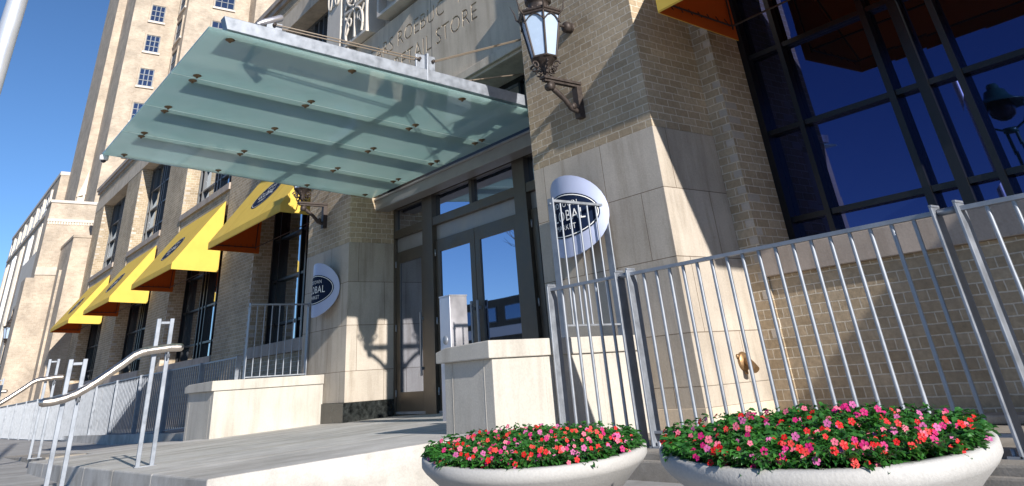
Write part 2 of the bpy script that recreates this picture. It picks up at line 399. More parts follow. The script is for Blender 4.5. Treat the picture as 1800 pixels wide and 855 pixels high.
def window(x0, x1, z0, z1, y, vb, hb, frame, glass, name='window', t=.055, parent=B, deep=.09):
    f = MB(); w = .08
    f.box(x0, x0 + w, y - deep, y + .03, z0, z1).box(x1 - w, x1, y - deep, y + .03, z0, z1)
    f.box(x0 + w, x1 - w, y - deep, y + .03, z0, z0 + w).box(x0 + w, x1 - w, y - deep, y + .03, z1 - w, z1)
    xs = [x0 + w]; 
    for v in vb:
        vv, tt = (v if isinstance(v, tuple) else (v, t))
        f.box(vv - tt / 2, vv + tt / 2, y - deep + .01, y + .025, z0 + w, z1 - w); xs += [vv - tt / 2, vv + tt / 2]
    xs.append(x1 - w)
    for i in range(0, len(xs), 2):
        for h in hb:
            f.box(xs[i], xs[i + 1], y - deep + .03, y + .022, h - t / 2, h + t / 2)
    wo = build(name, f, frame, parent)
    g = MB(); zs = [z0 + .02] + sorted(hb) + [z1 - .02]
    ex = [x0 + .02] + [v[0] if isinstance(v, tuple) else v for v in vb] + [x1 - .02]
    for i in range(len(ex) - 1):
        for j in range(len(zs) - 1):
            # panes sit a hair out of plane with each other, as real glazing does
            a_ = random.uniform(-.0016, .0016); b_ = random.uniform(-.0016, .0016); yy = y - .01
            g.hexa([(ex[i], yy + a_, zs[j]), (ex[i + 1], yy + b_, zs[j]), (ex[i + 1], yy + .012, zs[j]), (ex[i], yy + .012, zs[j]),
                    (ex[i], yy + b_ - a_, zs[j + 1]), (ex[i + 1], yy - a_, zs[j + 1]), (ex[i + 1], yy + .012, zs[j + 1]), (ex[i], yy + .012, zs[j + 1])])
    build('pane', g, glass, wo); return wo
# big right window
window(-4.878, 1.248, .957, 4.998, 7.66, [(-4.36, .06), (-3.32, .07), (-3.0, .10), (-2.66, .06), -1.7, -1.35, -1.0, -.1], [1.275, 2.215, 3.14, 4.0], M['darkframe'], M['glass_dark'], deep=.12)
window(-4.878, 1.248, 5.622, 9.148, 7.66, [-3.3, -3.0, -2.7, -1.7, -1.35], [6.5, 7.5, 8.4], M['darkframe'], M['glass_dark'])
for a, b in BAYS[:4]:
    W = b - a
    vb = [a + .5, (a + W * .36, .06), (a + W * .42, .09), (a + W * .48, .06), (a + W * .66, .06), (a + W * .72, .09), (a + W * .78, .06)]
    window(a + .002, b - .002, 1.027, 4.998, 7.62, vb, [1.5, 2.5, 3.5], M['darkframe'], M['glass_win'], deep=.14)
    window(a + .002, b - .002, 5.622, 9.148, 7.62, vb, [6.4, 7.25, 8.1], M['greyframe'], M['glass_win'], deep=.14)

# entrance piers
def pier(x0, x1, ybk):
    p = build('entrance_pier', MB().box(x0, x1, 6.0, ybk, 2.215, 4.55), M['brick'], B)
    build('stone_facing', MB().box(x0 - .004, x1 + .004, 5.996, ybk, -.17, 2.2135), M['stone'], p, bev=.006)
    build('stone_cap', MB().box(x0 + .01, x1 - .01, 6.0, ybk, 4.552, 5.0), M['stone_plain'], p)
    return p
p1 = pier(-14.21, -12.4, 7.0)
build('granite_base', MB().box(-14.23, -12.37, 5.965, 7.0, -1.0, -.172), M['granite'], p1, bev=.004)
p2 = pier(-7.18, -5.14, 7.0)
build('stone_plinth', MB().box(-7.2, -5.10, 5.96, 7.0, -1.0, -.172 - .16), M['stone_plain'], p2, bev=.006)
build('stone_course', MB().box(-7.19, -5.125, 5.985, 6.99, -.33, -.1715), M['stone'], p2)
# tops of the piers: carved pilasters
for x0, x1 in ((-13.8, -13.12), (-6.45, -5.77)):
    c = build('carved_pilaster', MB().box(x0, x1, 5.98, 7.0, 5.002, 10.9), M['stone_far'], B, bev=.01)
    for k in range(2):
        o = MB()
        zc = 7.55 + k * 1.2
        for dx in (-.17, .17):
            pts = [((x0 + x1) / 2 + dx + .1 * math.cos(t), 5.96, zc + .32 * math.sin(t)) for t in [i * math.pi / 8 for i in range(17)]]
            o.tube(pts, .028, 6)
        o.box((x0 + x1) / 2 - .03, (x0 + x1) / 2 + .03, 5.95, 5.98, zc - .3, zc + .3)
        build('leaf_carving', o, M['stone_far'], c)
# rear of the recess: fascia with inscription
def inscription(parent):
    plate = build('inscribed_lintel', MB().box(-13.08, -6.5, 6.2, 6.9, 4.1, 6.05), M['stone_plain'], parent)
    cut = MB()
    for s, zb, size, w in (('SEARS ROEBUCK AND CO', 5.42, .43, .97), ('RETAIL STORE', 4.93, .43, .97)):
        vs, fs = text_data(s, size, .03, -.003, 1.05, w * .985)
        cut.add([(v.x - 9.8, 6.2 + v.z, v.y + zb) for v in vs], [f[::-1] for f in fs])
    try:
        co = build('cutter', cut, M['stone_plain'], parent)
        bm = bmesh.new(); bm.from_mesh(co.data); bmesh.ops.remove_doubles(bm, verts=bm.verts, dist=1e-4); bmesh.ops.recalc_face_normals(bm, faces=bm.faces); bm.to_mesh(co.data); bm.free()
        m = plate.modifiers.new('b', 'BOOLEAN'); m.operation = 'DIFFERENCE'; m.object = co; m.solver = 'EXACT'
        bpy.context.view_layer.update()
        dg = bpy.context.evaluated_depsgraph_get()
        me = bpy.data.meshes.new_from_object(plate.evaluated_get(dg))
        if len(me.vertices) > 100:
            plate.modifiers.clear(); plate.data = me
        else: plate.modifiers.clear(); print('boolean failed')
    finally:
        bpy.data.objects.remove(co)
    return plate
lint = inscription(B)
build('stone_shoulder', MB().box(-13.11, -12.76, 6.0, 6.19, 5.002, 6.02), M['stone_far'], B)
build('joint', MB().box(-9.83, -9.822, 6.1985, 6.21, 4.1, 6.05), M['iron'], lint)
build('drip_moulding', MB().box(-13.08, -7.18, 6.14, 6.2, 4.02, 4.16).box(-13.08, -7.18, 6.2, 6.9, 3.98, 4.098), M['stone_plain'], B, bev=.01)
build('upper_wall', MB().box(-13.1, -6.46, 6.42, 7.0, 6.052, 10.8), M['stone_plain'], B)
# ornament panels
def frame_panel(x0, x1, z0, z1, rnd):
    d = MB(); yb = 6.42; yf = 6.0
    d.box(x0, x0 + .07, yf, yb, z0, z1).box(x1 - .07, x1, yf, yb, z0, z1).box(x0 + .07, x1 - .07, yf, yb, z0, z0 + .07).box(x0 + .07, x1 - .07, yf, yb, z1 - .07, z1)
    d.box(x0 + .07, x1 - .07, 6.18, yb, z0 + .07, z1 - .07)
    pn = build('ornament_panel', d, M['stone_far'], B, bev=.008)
    t = MB(); xc = (x0 + x1) / 2; w = (x1 - x0) / 2 - .07
    if rnd:
        zc = z0 + .68
        for rr, th in ((.56, .05), (.42, .035), (.15, .035)):
            t.tube([(xc + rr * math.cos(a), 5.995, zc + rr * math.sin(a)) for a in [i * math.pi / 16 for i in range(32)]], th, 8, True)
        for i in range(16):
            a = i * math.pi / 8; t.tube([(xc + .16 * math.cos(a), 6.01, zc + .16 * math.sin(a)), (xc + .52 * math.cos(a), 5.995, zc + .52 * math.sin(a))], .022, 6)
            a += math.pi / 16; t.lathe([(0, -.03), (.035, 0), (0, .03)], (xc + .47 * math.cos(a), 6.01, zc + .52 * math.sin(a)), 8, True, 'y')
    else:
        zc = (z0 + z1) / 2
        t.box(xc - .025, xc + .025, 5.985, 6.18, z0 + .07, z1 - .07).box(x0 + .07, x1 - .07, 5.985, 6.18, zc - .03, zc + .03)
        for sz in (-1, 1):
            for sx in (-1, 1):
                t.tube([(xc + sx * (.03 + w * .8 * math.sin(u)), 5.995, zc + sz * (.05 + .42 * (1 - math.cos(u)))) for u in [i * math.pi / 12 for i in range(9)]], .03, 6)
                t.tube([(xc + sx * (w * .5 + .09 * math.cos(u)), 6.0, zc + sz * (.28 + .09 * math.sin(u))) for u in [i * math.pi / 6 for i in range(12)]], .022, 6, True)
                t.tube([(xc + sx * w * .95, 6.0, zc + sz * .1), (xc + sx * w * .5, 5.995, zc + sz * .35), (xc + sx * w * .9, 6.0, zc + sz * .55)], .025, 6)
    build('tracery', t, M['stone_far'], pn)
frame_panel(-13.0, -11.95, 6.08, 7.6, False)
frame_panel(-11.5, -9.9, 6.16, 7.9, True)
frame_panel(-9.1, -7.5, 6.16, 7.9, True)
# window above the canopy inside the recess, header beam, soffit
build('upstand', MB().box(-12.39, -7.185, 6.75, 6.95, 2.962, 3.298), M['darkframe'], B)
window(-12.39, -7.185, 3.3, 3.978, 6.86, [(-11.4, .05), (-10.4, .05), (-9.85, .09), (-9.3, .05), (-8.9, .05), (-8.3, .05), (-7.8, .05)], [3.62], M['darkframe'], M['glass_win'], deep=.06)
build('header_beam', MB().box(-12.397, -7.187, 6.5, 6.78, 2.76, 2.96).box(-12.397, -7.187, 6.47, 6.5, 2.93, 2.965), M['zinc'], B, bev=.006)
build('soffit', MB().box(-12.395, -7.19, 6.52, 6.98, 2.762 + .08, 2.955).box(-12.395, -7.19, 6.95, 7.2, 2.9, 4.0), M['darkframe'], B)

# door wall
YD = 6.92
fr = MB()
for x0, x1, y0 in ((-12.394, -12.33, 6.88), (-11.32, -11.0, 6.84), (-8.70, -8.42, 6.84), (-7.26, -7.19, 6.88)):
    fr.box(x0, x1, y0, 7.0, -.48, 2.84)
for x0, x1 in ((-12.33, -11.32), (-11.0, -8.70), (-8.42, -7.26)):
    fr.box(x0, x1, 6.85, 6.99, 2.28, 2.41).box(x0, x1, 6.87, 6.99, 2.78, 2.84)
fr.box(-9.9, -9.83, 6.87, 6.98, 2.41, 2.78)
ef = build('door_frame', fr, M['bronze'], B, bev=.003)
build('header_panel', MB().box(-10.998, -8.702, 6.93, 6.96, 2.055, 2.278).box(-12.328, -11.322, 6.93, 6.96, 2.055, 2.278).box(-8.418, -7.262, 6.93, 6.96, 2.055, 2.278), M['zinc'], ef)
for x0, x1 in ((-12.33, -11.32), (-11.0, -9.9), (-9.83, -8.70), (-8.42, -7.26)):
    build('transom_pane', MB().box(x0 + .003, x1 - .003, 6.93, 6.945, 2.412, 2.778), M['glass_door'], ef)
# floor of recess behind doors is covered by the landing slab
def door(x0, x1, hinge_left, lab=None):
    zb = -.395; zt = 2.045; d = MB(); w = .13
    y0, y1 = 6.895, 6.945
    d.box(x0, x0 + w, y0, y1, zb, zt).box(x1 - w, x1, y0, y1, zb, zt).box(x0 + w, x1 - w, y0, y1, zb, zb + .31).box(x0 + w, x1 - w, y0, y1, zt - .19, zt)
    D = build('door', d, M['bronze'], B, bev=.003)
    build('pane', MB().box(x0 + w, x1 - w, y0 + .02, y0 + .032, zb + .31, zt - .19), M['glass_door'], D)
    hx = x1 - .075 if hinge_left else x0 + .075
    h = MB().box(hx - .02, hx + .02, y0 - .075, y0 - .05, .12, 1.02).box(hx - .015, hx + .015, y0 - .05, y0, .2, .24).box(hx - .015, hx + .015, y0 - .05, y0, .9, .94)
    build('handle', h, M['steel_flat'], D, bev=.003)
    kx = x0 + .012 if hinge_left else x1 - .012
    for z in (-.1, .85, 1.85): build('hinge', MB().lathe([(0, -.05), (.014, -.05), (.014, .05), (0, .05)], (kx, y0 - .012, z), 8), M['steel'], D)
    build('kick_plate', MB().box(x0 + .01, x1 - .01, y0 - .02, y0, zb + .01, zb + .045), M['steel'], D)
    return D
door(-12.32, -11.33, True); door(-10.99, -9.855, True); door(-9.845, -8.71, False); door(-8.41, -7.27, True)

# ================================================================== FAR BUILDINGS
T = thing('brick_tower', (-60, 12, -1), 'tall stepped art deco tower in sunlit buff brick rising behind the store', 'tower')
steps = [(-62.85, -57.2, 7.22), (-57.2, -53.0, 7.79), (-53.0, -50.36, 10.92), (-50.36, -48.95, 15.4), (-48.95, -47.1, 18.5)]
for i, (xa, xb, y) in enumerate(steps):
    build('brick_shaft', MB().box(xa if i == 0 else xa + .001, xb, y, 40, -1.5, 52 + 3 * i), M['brick_far'], T)
def far_win(root, axis, c, a0, a1, z0, z1, cols, rows, frame=None, name='window'):
    f = MB(); g = MB(); e = .1
    def bx(mb, u0, u1, w0, w1, d0, d1):
        if axis == 'x': mb.box(c + d0, c + d1, u0, u1, w0, w1)
        else: mb.box(u0, u1, c - d1, c - d0, w0, w1)
    t = .055
    for i in range(cols + 1):
        u = a0 + (a1 - a0 - t) * i / cols; bx(f, u, u + t, z0, z1, .01, .06)
    for j in range(rows + 1):
        w = z0 + (z1 - z0 - t) * j / rows; bx(f, a0, a1, w, w + t, .005, .055)
    wo = build(name, f, frame or M['greyframe'], root)
    bx(g, a0, a1, z0, z1, -.02, .03); build('pane', g, M['glass_tower'], wo)
    sl = MB(); bx(sl, a0 - .12, a1 + .12, z0 - .14, z0 - .001, -.02, .12); build('window_sill', sl, M['stone_far'], wo)
    hd = MB(); bx(hd, a0, a1, z1, z1 + .16, -.01, .10); bx(hd, a0 - .10, a0, z0, z1 + .16, -.01, .10); bx(hd, a1, a1 + .10, z0, z1 + .16, -.01, .10); build('surround', hd, M['brick_far'], wo)
for zb in (26.6, 24.1, 21.7, 19.12, 16.6, 14.2):
    far_win(T, 'x', -53.0, 8.96, 9.93, zb, zb + 1.28, 3, 3, M['tframe'])
for zb in (27.6, 24.95, 22.3, 19.7):
    far_win(T, 'x', -50.36, 12.75, 14.2, zb, zb + 1.5, 3, 3, M['tframe'])
for k in range(8):
    far_win(T, 'y', 10.92, -52.5, -51.1, 12.8 + k * 2.42, 14.3 + k * 2.42, 1, 2, M['tframe'])
o = MB().box(-57.2, -57.05, 7.3, 7.45, 10.5, 12.3).box(-57.2, -57.05, 7.62, 7.75, 10.5, 12.5).prism([(-57.2, 7.25, 12.3), (-57.2, 7.78, 12.5), (-57.2, 7.7, 14.2), (-57.2, 7.5, 13.2)], (.16, 0, 0)).box(-57.2, -57.12, 7.45, 7.62, 10.5, 12.3)
build('stone_gable', o, M['stone_far'], T)

W = thing('store_wing', (-76, 8, -1), 'long far wing with a row of attic windows under its roofline, left of the tower', 'building')
build('wall', MB().box(-91, -62.9, 6.64, 40, -1.6, 15.05), M['brick_far'], W)
build('coping', MB().box(-91.1, -62.86, 6.58, 40, 15.052, 15.3), M['stone_far'], W)
build('attic_sill', MB().box(-90, -63.3, 6.52, 6.639, 12.75, 12.95), M['stone_far'], W)
for k in range(7):
    x = -89.3 + k * 3.56
    far_win(W, 'y', 6.64, x, x + 1.9, 13.1, 14.4, 2, 1, M['white'])
    build('stone_pilaster', MB().box(x + 2.1, x + 2.6, 6.5, 6.639, 12.96, 14.5), M['stone_far'], W)
for k in range(5):
    x = -88.5 + k * 5.2
    build('stone_panel', MB().box(x, x + 1.5, 6.5, 6.639, -1.5, 12.2).box(x + .3, x + .6, 6.44, 6.499, -1.5, 12.0).box(x + .9, x + 1.2, 6.44, 6.499, -1.5, 12.0), M['white' if k % 2 else 'stone_far'], W)
build('stone_portal', MB().box(-70.6, -63.1, 6.28, 6.639, -1.4, 9.8), M['stone_far'], W)
far_win(W, 'y', 6.28, -68.8, -64.8, -.6, 6.6, 4, 4, M['darkframe'])
K = thing('corner_block', (-50.5, 6, -1), 'stepped brick corner block with pale stone coping and carved band beside the far wing', 'building')
build('wall', MB().box(-51.6, -49.8, 4.72, 9, -1.6, 6.35), M['brick_far'], K)
build('upper_wall', MB().box(-51.6, -49.83, 5.12, 9, 6.352, 10.35), M['brick_far'], K)
build('coping', MB().box(-51.65, -49.76, 5.06, 9, 10.352, 10.5), M['stone_far'], K)
cv = MB().box(-49.86, -49.77, 5.1, 8.5, 9.32, 9.47)
for i in range(20): cv.box(-49.83, -49.79, 5.14 + i * .14, 5.22 + i * .14, 9.17, 9.32)
build('carved_band', cv, M['stone_far'], K)
build('carved_band', MB().box(-49.84, -49.77, 5.1, 7.5, 6.5, 6.9), M['quoin'], K)
build('buttress', MB().box(-49.8, -46.0, 6.14, 7.0, -1.6, 7.85).box(-49.8, -45.95, 6.1, 7.0, 7.85, 7.98), M['brick_far'], K)
build('buttress', MB().box(-48.6, -47.8, 6.02, 6.139, -1.6, 6.5), M['brick_far'], K)

# ================================================================== CANOPY
CZ = lambda y: 3.32 - (y - 1.8) * .0735
CN = thing('glass_canopy', (-9.8, 4, 3.2), 'frosted green glass entrance canopy hung from steel beams over the doors', 'canopy')
GX = [-12.42, -11.09, -9.86, -8.62, -7.2]
for a, b in zip(GX[:-1], GX[1:]):
    p = MB().hexa([(a + .007, 1.8, CZ(1.8)), (b - .007, 1.8, CZ(1.8)), (b - .007, 6.42, CZ(6.42)), (a + .007, 6.42, CZ(6.42)), (a + .007, 1.8, CZ(1.8) + .02), (b - .007, 1.8, CZ(1.8) + .02), (b - .007, 6.42, CZ(6.42) + .02), (a + .007, 6.42, CZ(6.42) + .02)])
    build('glass_panel', p, M['frost'], CN)
for x in GX[1:-1]:
    build('joint_seal', MB().bar((x, 1.8, CZ(1.8) + .011), (x, 6.42, CZ(6.42) + .011), .02, .024), M['jointseal'], CN)
def beam(x, y0, y1, h0=.03, hh=.15, w=.13):
    m = MB(); z0 = CZ(y0) + .05; z1 = CZ(y1) + .075
    m.hexa([(x - w / 2, y0 + .05, z0), (x + w / 2, y0 + .05, z0), (x + w / 2, y1, z1), (x - w / 2, y1, z1), (x - w / 2, y0, z0 + hh), (x + w / 2, y0, z0 + hh), (x + w / 2, y1, z1 + hh), (x - w / 2, y1, z1 + hh)])
    return m
build('steel_beam', beam(-7.3, 1.95, 6.5), M['steel_flat'], CN, bev=.006)
build('steel_beam', beam(-12.3, 1.95, 6.5), M['steel_flat'], CN, bev=.006)
for x in GX[1:-1]:
    build('purlin', beam(x - .15, 2.0, 6.5, hh=.09, w=.20), M['steel_flat'], CN)
for y in (4.4,):
    build('cross_tube', MB().bar((-12.25, y + .1, CZ(y) + .19), (-7.35, y + .1, CZ(y) + .19), .10, .07), M['steel_flat'], CN)
for x in GX:
    for y in (2.08, 3.53, 5.08, 6.2):
        for s in ((-.09, .09) if x not in (GX[0], GX[-1]) else ((.2,) if x == GX[0] else (-.16,))):
            z = CZ(y)
            f = MB().lathe([(0, -.018), (.028, -.016), (.05, -.004), (.052, .0), (.0, .001)], (x + s, y, z), 14)
            f.lathe([(0, -.032), (.014, -.032), (.014, -.016)], (x + s, y, z), 8).lathe([(.012, .02), (.012, .07)], (x + s, y, z), 8)
            build('glass_fitting', f, M['fitting'], CN)
for X in (-7.3, -12.3):
    b0 = CZ(4.5) + .06
    m = MB().box(X - .012, X + .012, 4.36, 4.64, b0, b0 + .36).box(X - .075, X + .075, 4.485, 4.515, b0 - .0, b0 + .365)
    build('mast', m, M['steel_flat'], CN, bev=.004)
    m = MB().box(X - .012, X + .012, 2.44, 2.62, CZ(2.5) + .18, CZ(2.5) + .30)
    build('rod_lug', m, M['steel_flat'], CN, bev=.004)
    for dx in (-.035, .035):
        build('tie_rod', MB().tube([(X + dx, 2.52, CZ(2.52) + .27), (X + dx, 4.40, b0 + .29)], .0085, 8), M['rod'], CN)
        build('tie_rod', MB().tube([(X + dx, 4.60, b0 + .29), (X + dx, 6.2, 4.12)], .0085, 8), M['rod'], CN)
    for y, z in ((2.52, CZ(2.52) + .27), (4.40, b0 + .29), (4.60, b0 + .29)):
        build('pin', MB().lathe([(0, -.05), (.02, -.05), (.02, .05), (0, .05)], (X, y, z), 10, True, 'x'), M['iron'], CN)
    build('tie_rod', MB().tube([(X - .2, 4.7, CZ(4.7) + .14), (X - .2, 6.7, 3.78)], .012, 8), M['rod'], CN)
    build('wall_anchor', MB().box(X - .3, X - .1, 6.6, 6.8, 3.7, 3.86), M['darkframe'], CN)
# flood light on the beam, camera dome under the corner
z = CZ(2.45) + .21
m = MB().tube([(-7.3, 2.36, z - .03), (-7.3, 2.36, z + .03), (-7.3, 2.38, z + .05)], .012, 8)
L = build('floodlight', m, M['steel'], None, (-7.3, 2.4, z), 'small cylindrical steel spotlight standing on the canopy beam', 'spotlight')
build('lamp_housing', MB().tube([(-7.3, 2.335, z + .035), (-7.3, 2.36, z + .05), (-7.3, 2.40, z + .07), (-7.3, 2.60, z + .165), (-7.3, 2.61, z + .17)], [.02, .024, .038, .040, .034], 14), M['alu'], L)
L = build('security_camera', MB().lathe([(0, 0), (.065, 0), (.065, -.06), (.055, -.075), (.04, -.078)], (-12.44, 1.84, CZ(1.84) - .002), 16), M['white'], None, None, 'small white dome camera under the outer corner of the canopy', 'security camera')
build('lens_dome', MB().lathe([(.042, -.077), (.034, -.096), (.018, -.108), (0, -.11)], (-12.44, 1.84, CZ(1.84) - .002), 16), M['dome'], L)

# ================================================================== WALL LANTERNS
def lantern(loc, label, s=1.0):
    T_ = thing('wall_lantern', loc, label, 'lantern', 'wall lanterns on the store piers')
    X, Y, Z = loc
    def q(x, y, z): return (X + x * s, Y + y * s, Z + z * s)
    def hexr(r, z, k, off=math.pi / 6): a = off + k * math.pi / 3; return q(r * math.cos(a), r * math.sin(a), z)
    fr = MB(); rb, rt, zb, zt = .155, .262, .23, .77
    for k in range(6):
        fr.tube([hexr(rb, zb, k), hexr(rt, zt, k)], .014 * s, 6)
        fr.tube([hexr(rb, zb, k), hexr(rb, zb, k + 1)], .018 * s, 6); fr.tube([hexr(rt, zt, k), hexr(rt, zt, k + 1)], .02 * s, 6)
        fr.tube([hexr(rt * 1.03, zt + .035, k), hexr(rt * 1.03, zt + .035, k + 1)], .022 * s, 6)
        # pointed arch in each pane
        a = Vector(hexr(rt * .985, zt - .12, k)); b = Vector(hexr(rt * .985, zt - .12, k + 1)); m_ = (Vector(hexr(rt, zt - .02, k)) + Vector(hexr(rt, zt - .02, k + 1))) / 2
        fr.tube([a, a.lerp(m_, .55) + Vector((0, 0, .02 * s)), m_], .009 * s, 6); fr.tube([b, b.lerp(m_, .55) + Vector((0, 0, .02 * s)), m_], .009 * s, 6)
        # upswept spike at each corner
        c0 = Vector(hexr(rt, zt, k)); out = Vector((math.cos(math.pi / 6 + k * math.pi / 3), math.sin(math.pi / 6 + k * math.pi / 3), 0)) * s
        fr.tube([c0, c0 + out * .05 + Vector((0, 0, .05 * s)), c0 + out * .07 + Vector((0, 0, .14 * s)), c0 + out * .12 + Vector((0, 0, .26 * s))], [.014 * s, .012 * s, .009 * s, .003 * s], 6)
    for k in range(24):
        a = k * math.pi / 12; fr.lathe([(0, -.02), (.018 * s, 0), (0, .02)], q(rt * .93 * math.cos(a), rt * .93 * math.sin(a), zt + .055), 6)
    build('frame', fr, M['iron'], T_)
    g = MB()
    for k in range(6):
        g.add([hexr(rb * .97, zb, k), hexr(rb * .97, zb, k + 1), hexr(rt * .97, zt, k + 1), hexr(rt * .97, zt, k)], [(0, 1, 2, 3)])
    build('glass', g, M['milk'], T_)
    cp = MB().lathe([(a * s, b * s) for a, b in ((.25, .80), (.235, .82), (.16, .86), (.13, .90), (.135, .97), (.17, .98), (.17, 1.03), (.12, 1.06), (.10, 1.12), (.06, 1.16), (.05, 1.24), (.07, 1.26), (.03, 1.30), (.012, 1.42), (0, 1.5))], loc, 12)
    build('crown', cp, M['iron'], T_)
    bs = MB().lathe([(a * s, b * s) for a, b in ((.155, .225), (.10, .17), (.05, .12), (.06, .08), (.03, .04), (.02, .0))], loc, 12)
    for k in range(6):
        a = math.pi / 6 + k * math.pi / 3; d = Vector((math.cos(a), math.sin(a), 0)) * s
        c = Vector(q(0, 0, .13)) + d * .14
        bs.tube([c + d * (.05 * math.cos(u)) * (1 - u * .09) + Vector((0, 0, .05 * s * math.sin(u) * (1 - u * .09))) for u in [i * .55 for i in range(13)]], .012 * s, 6)
        c = Vector(q(0, 0, .06)) + d * .09
        bs.tube([c + d * (.035 * math.cos(u)) + Vector((0, 0, .035 * s * math.sin(u))) for u in [i * .6 for i in range(10)]], .010 * s, 6)
    build('scrollwork', bs, M['iron'], T_)
    bk = MB()
    bk.box(X - .05 * s, X + .05 * s, Y - .07 * s, Y + .51 * s, Z - .03 * s, Z).box(X - .03 * s, X + .03 * s, Y - .05 * s, Y + .51 * s, Z - .06 * s, Z - .03 * s)
    bk.box(X - .045 * s, X + .045 * s, Y + .43 * s, Y + .51 * s, Z - .44 * s, Z - .06 * s)
    bk.tube([q(0, .03, -.11), q(0, .12, -.15), q(0, .25, -.24), q(0, .34, -.33), q(0, .43, -.36)], [.022 * s, .035 * s, .03 * s, .035 * s, .03 * s], 8)
    bk.lathe([(0, -.05 * s), (.045 * s, -.05 * s), (.05 * s, 0), (.045 * s, .05 * s), (0, .05 * s)], q(0, .04, -.11), 12, True, 'x')
    bk.lathe([(0, -.045 * s), (.035 * s, -.045 * s), (.035 * s, .045 * s), (0, .045 * s)], q(0, .36, -.31), 12, True, 'x')
    build('bracket', bk, M['iron'], T_)
    wt = MB().tube([q(0, .22, .74), q(0, .40, .74)], .018 * s, 8).lathe([(0, .38 * s), (.04 * s, .385 * s), (.07 * s, .41 * s), (.075 * s, .46 * s), (.055 * s, .47 * s), (.07 * s, .51 * s)], q(0, 0, .74), 14, True, 'y')
    build('wall_boss', wt, M['iron'], T_)
lantern((-6.17, 5.49, 3.03), 'large bronze six sided lantern with white glass on the brick pier right of the canopy')
lantern((-13.42, 5.49, 3.06), 'bronze lantern on the left entrance pier, its body hidden behind the canopy')
lantern((-62.4, 5.66, 3.98), 'distant bronze lantern on the far wing beside the corner block', 1.25)

# ================================================================== CURVED SIGNS
def curved_sign(x0, zc, yw, label):
    r, TH, bh = .52, R(60), .43; a = r * TH
    T_ = thing('wall_sign', (x0, yw, zc), label, 'sign', 'curved oval market signs on the entrance piers')
    def pt(u, v, o=0):
        t = u / r; return (x0 + (r + o) * math.sin(t), yw - ((r + o) * math.cos(t) - r * math.cos(TH)), zc + v)
    def disc(aa, bb, o, n=40, rings=6, o2=None):
        m = MB(); vs = [pt(0, 0, o)]; fs = []
        for i in range(1, rings + 1):
            for k in range(n):
                t = 2 * math.pi * k / n; vs.append(pt(aa * i / rings * math.cos(t), bb * i / rings * math.sin(t), o))
        for k in range(n): fs.append((0, 1 + k, 1 + (k + 1) % n))
        for i in range(rings - 1):
            for k in range(n): fs.append((1 + i * n + k, 1 + (i + 1) * n + k, 1 + (i + 1) * n + (k + 1) % n, 1 + i * n + (k + 1) % n))
        m.add(vs, fs, True); return m
    m = disc(a, bh, 0)
    n = 40; rim = [pt(a * math.cos(2 * math.pi * k / n), bh * math.sin(2 * math.pi * k / n), 0) for k in range(n)]
    rim2 = [pt(a * math.cos(2 * math.pi * k / n), bh * math.sin(2 * math.pi * k / n), -.03) for k in range(n)]
    m.add(rim + rim2, [(k, (k + 1) % n, n + (k + 1) % n, n + k) for k in range(n)])
    b2 = disc(a, bh, -.03); m.add(b2.v, b2.f, True)
    build('sign_face', m, M['signface'], T_)
    def ringm(a0, b0, a1, b1, o):
        m = MB(); n = 48; vs = []
        for aa, bb in ((a0, b0), (a1, b1)):
            for k in range(n): t = 2 * math.pi * k / n; vs.append(pt(aa * math.cos(t), bb * math.sin(t), o))
        m.add(vs, [(k, (k + 1) % n, n + (k + 1) % n, n + k) for k in range(n)], True); return m
    ea, eb = .445, .235
    ov = disc(ea, eb, .006); build('navy_oval', ov, M['navy'], T_)
    t = ringm(ea - .014, eb - .014, ea - .024, eb - .024, .010)
    for s, size, zz, w, sp in (('MIDTOWN', .08, .09, .95, 1.15), ('GLOBAL', .16, -.058, .88, 1.1), ('MARKET', .08, -.15, .95, 1.15)):
        vs, fs = text_data(s, size, 0, 0, sp, w)
        t.add([pt(v.x, v.y + zz, .011) for v in vs], fs)
    build('lettering', t, M['letters'], T_)
    build('mount', MB().box(x0 - .3, x0 + .3, yw - .1, yw + .02, zc - .03, zc + .03), M['steel'], T_)
curved_sign(-6.39, 1.51, 5.975, 'curved blue grey oval market sign on the right pier behind the guard rail')
curved_sign(-13.12, 1.53, 5.975, 'curved blue grey oval market sign on the left pier, seen almost edge on')

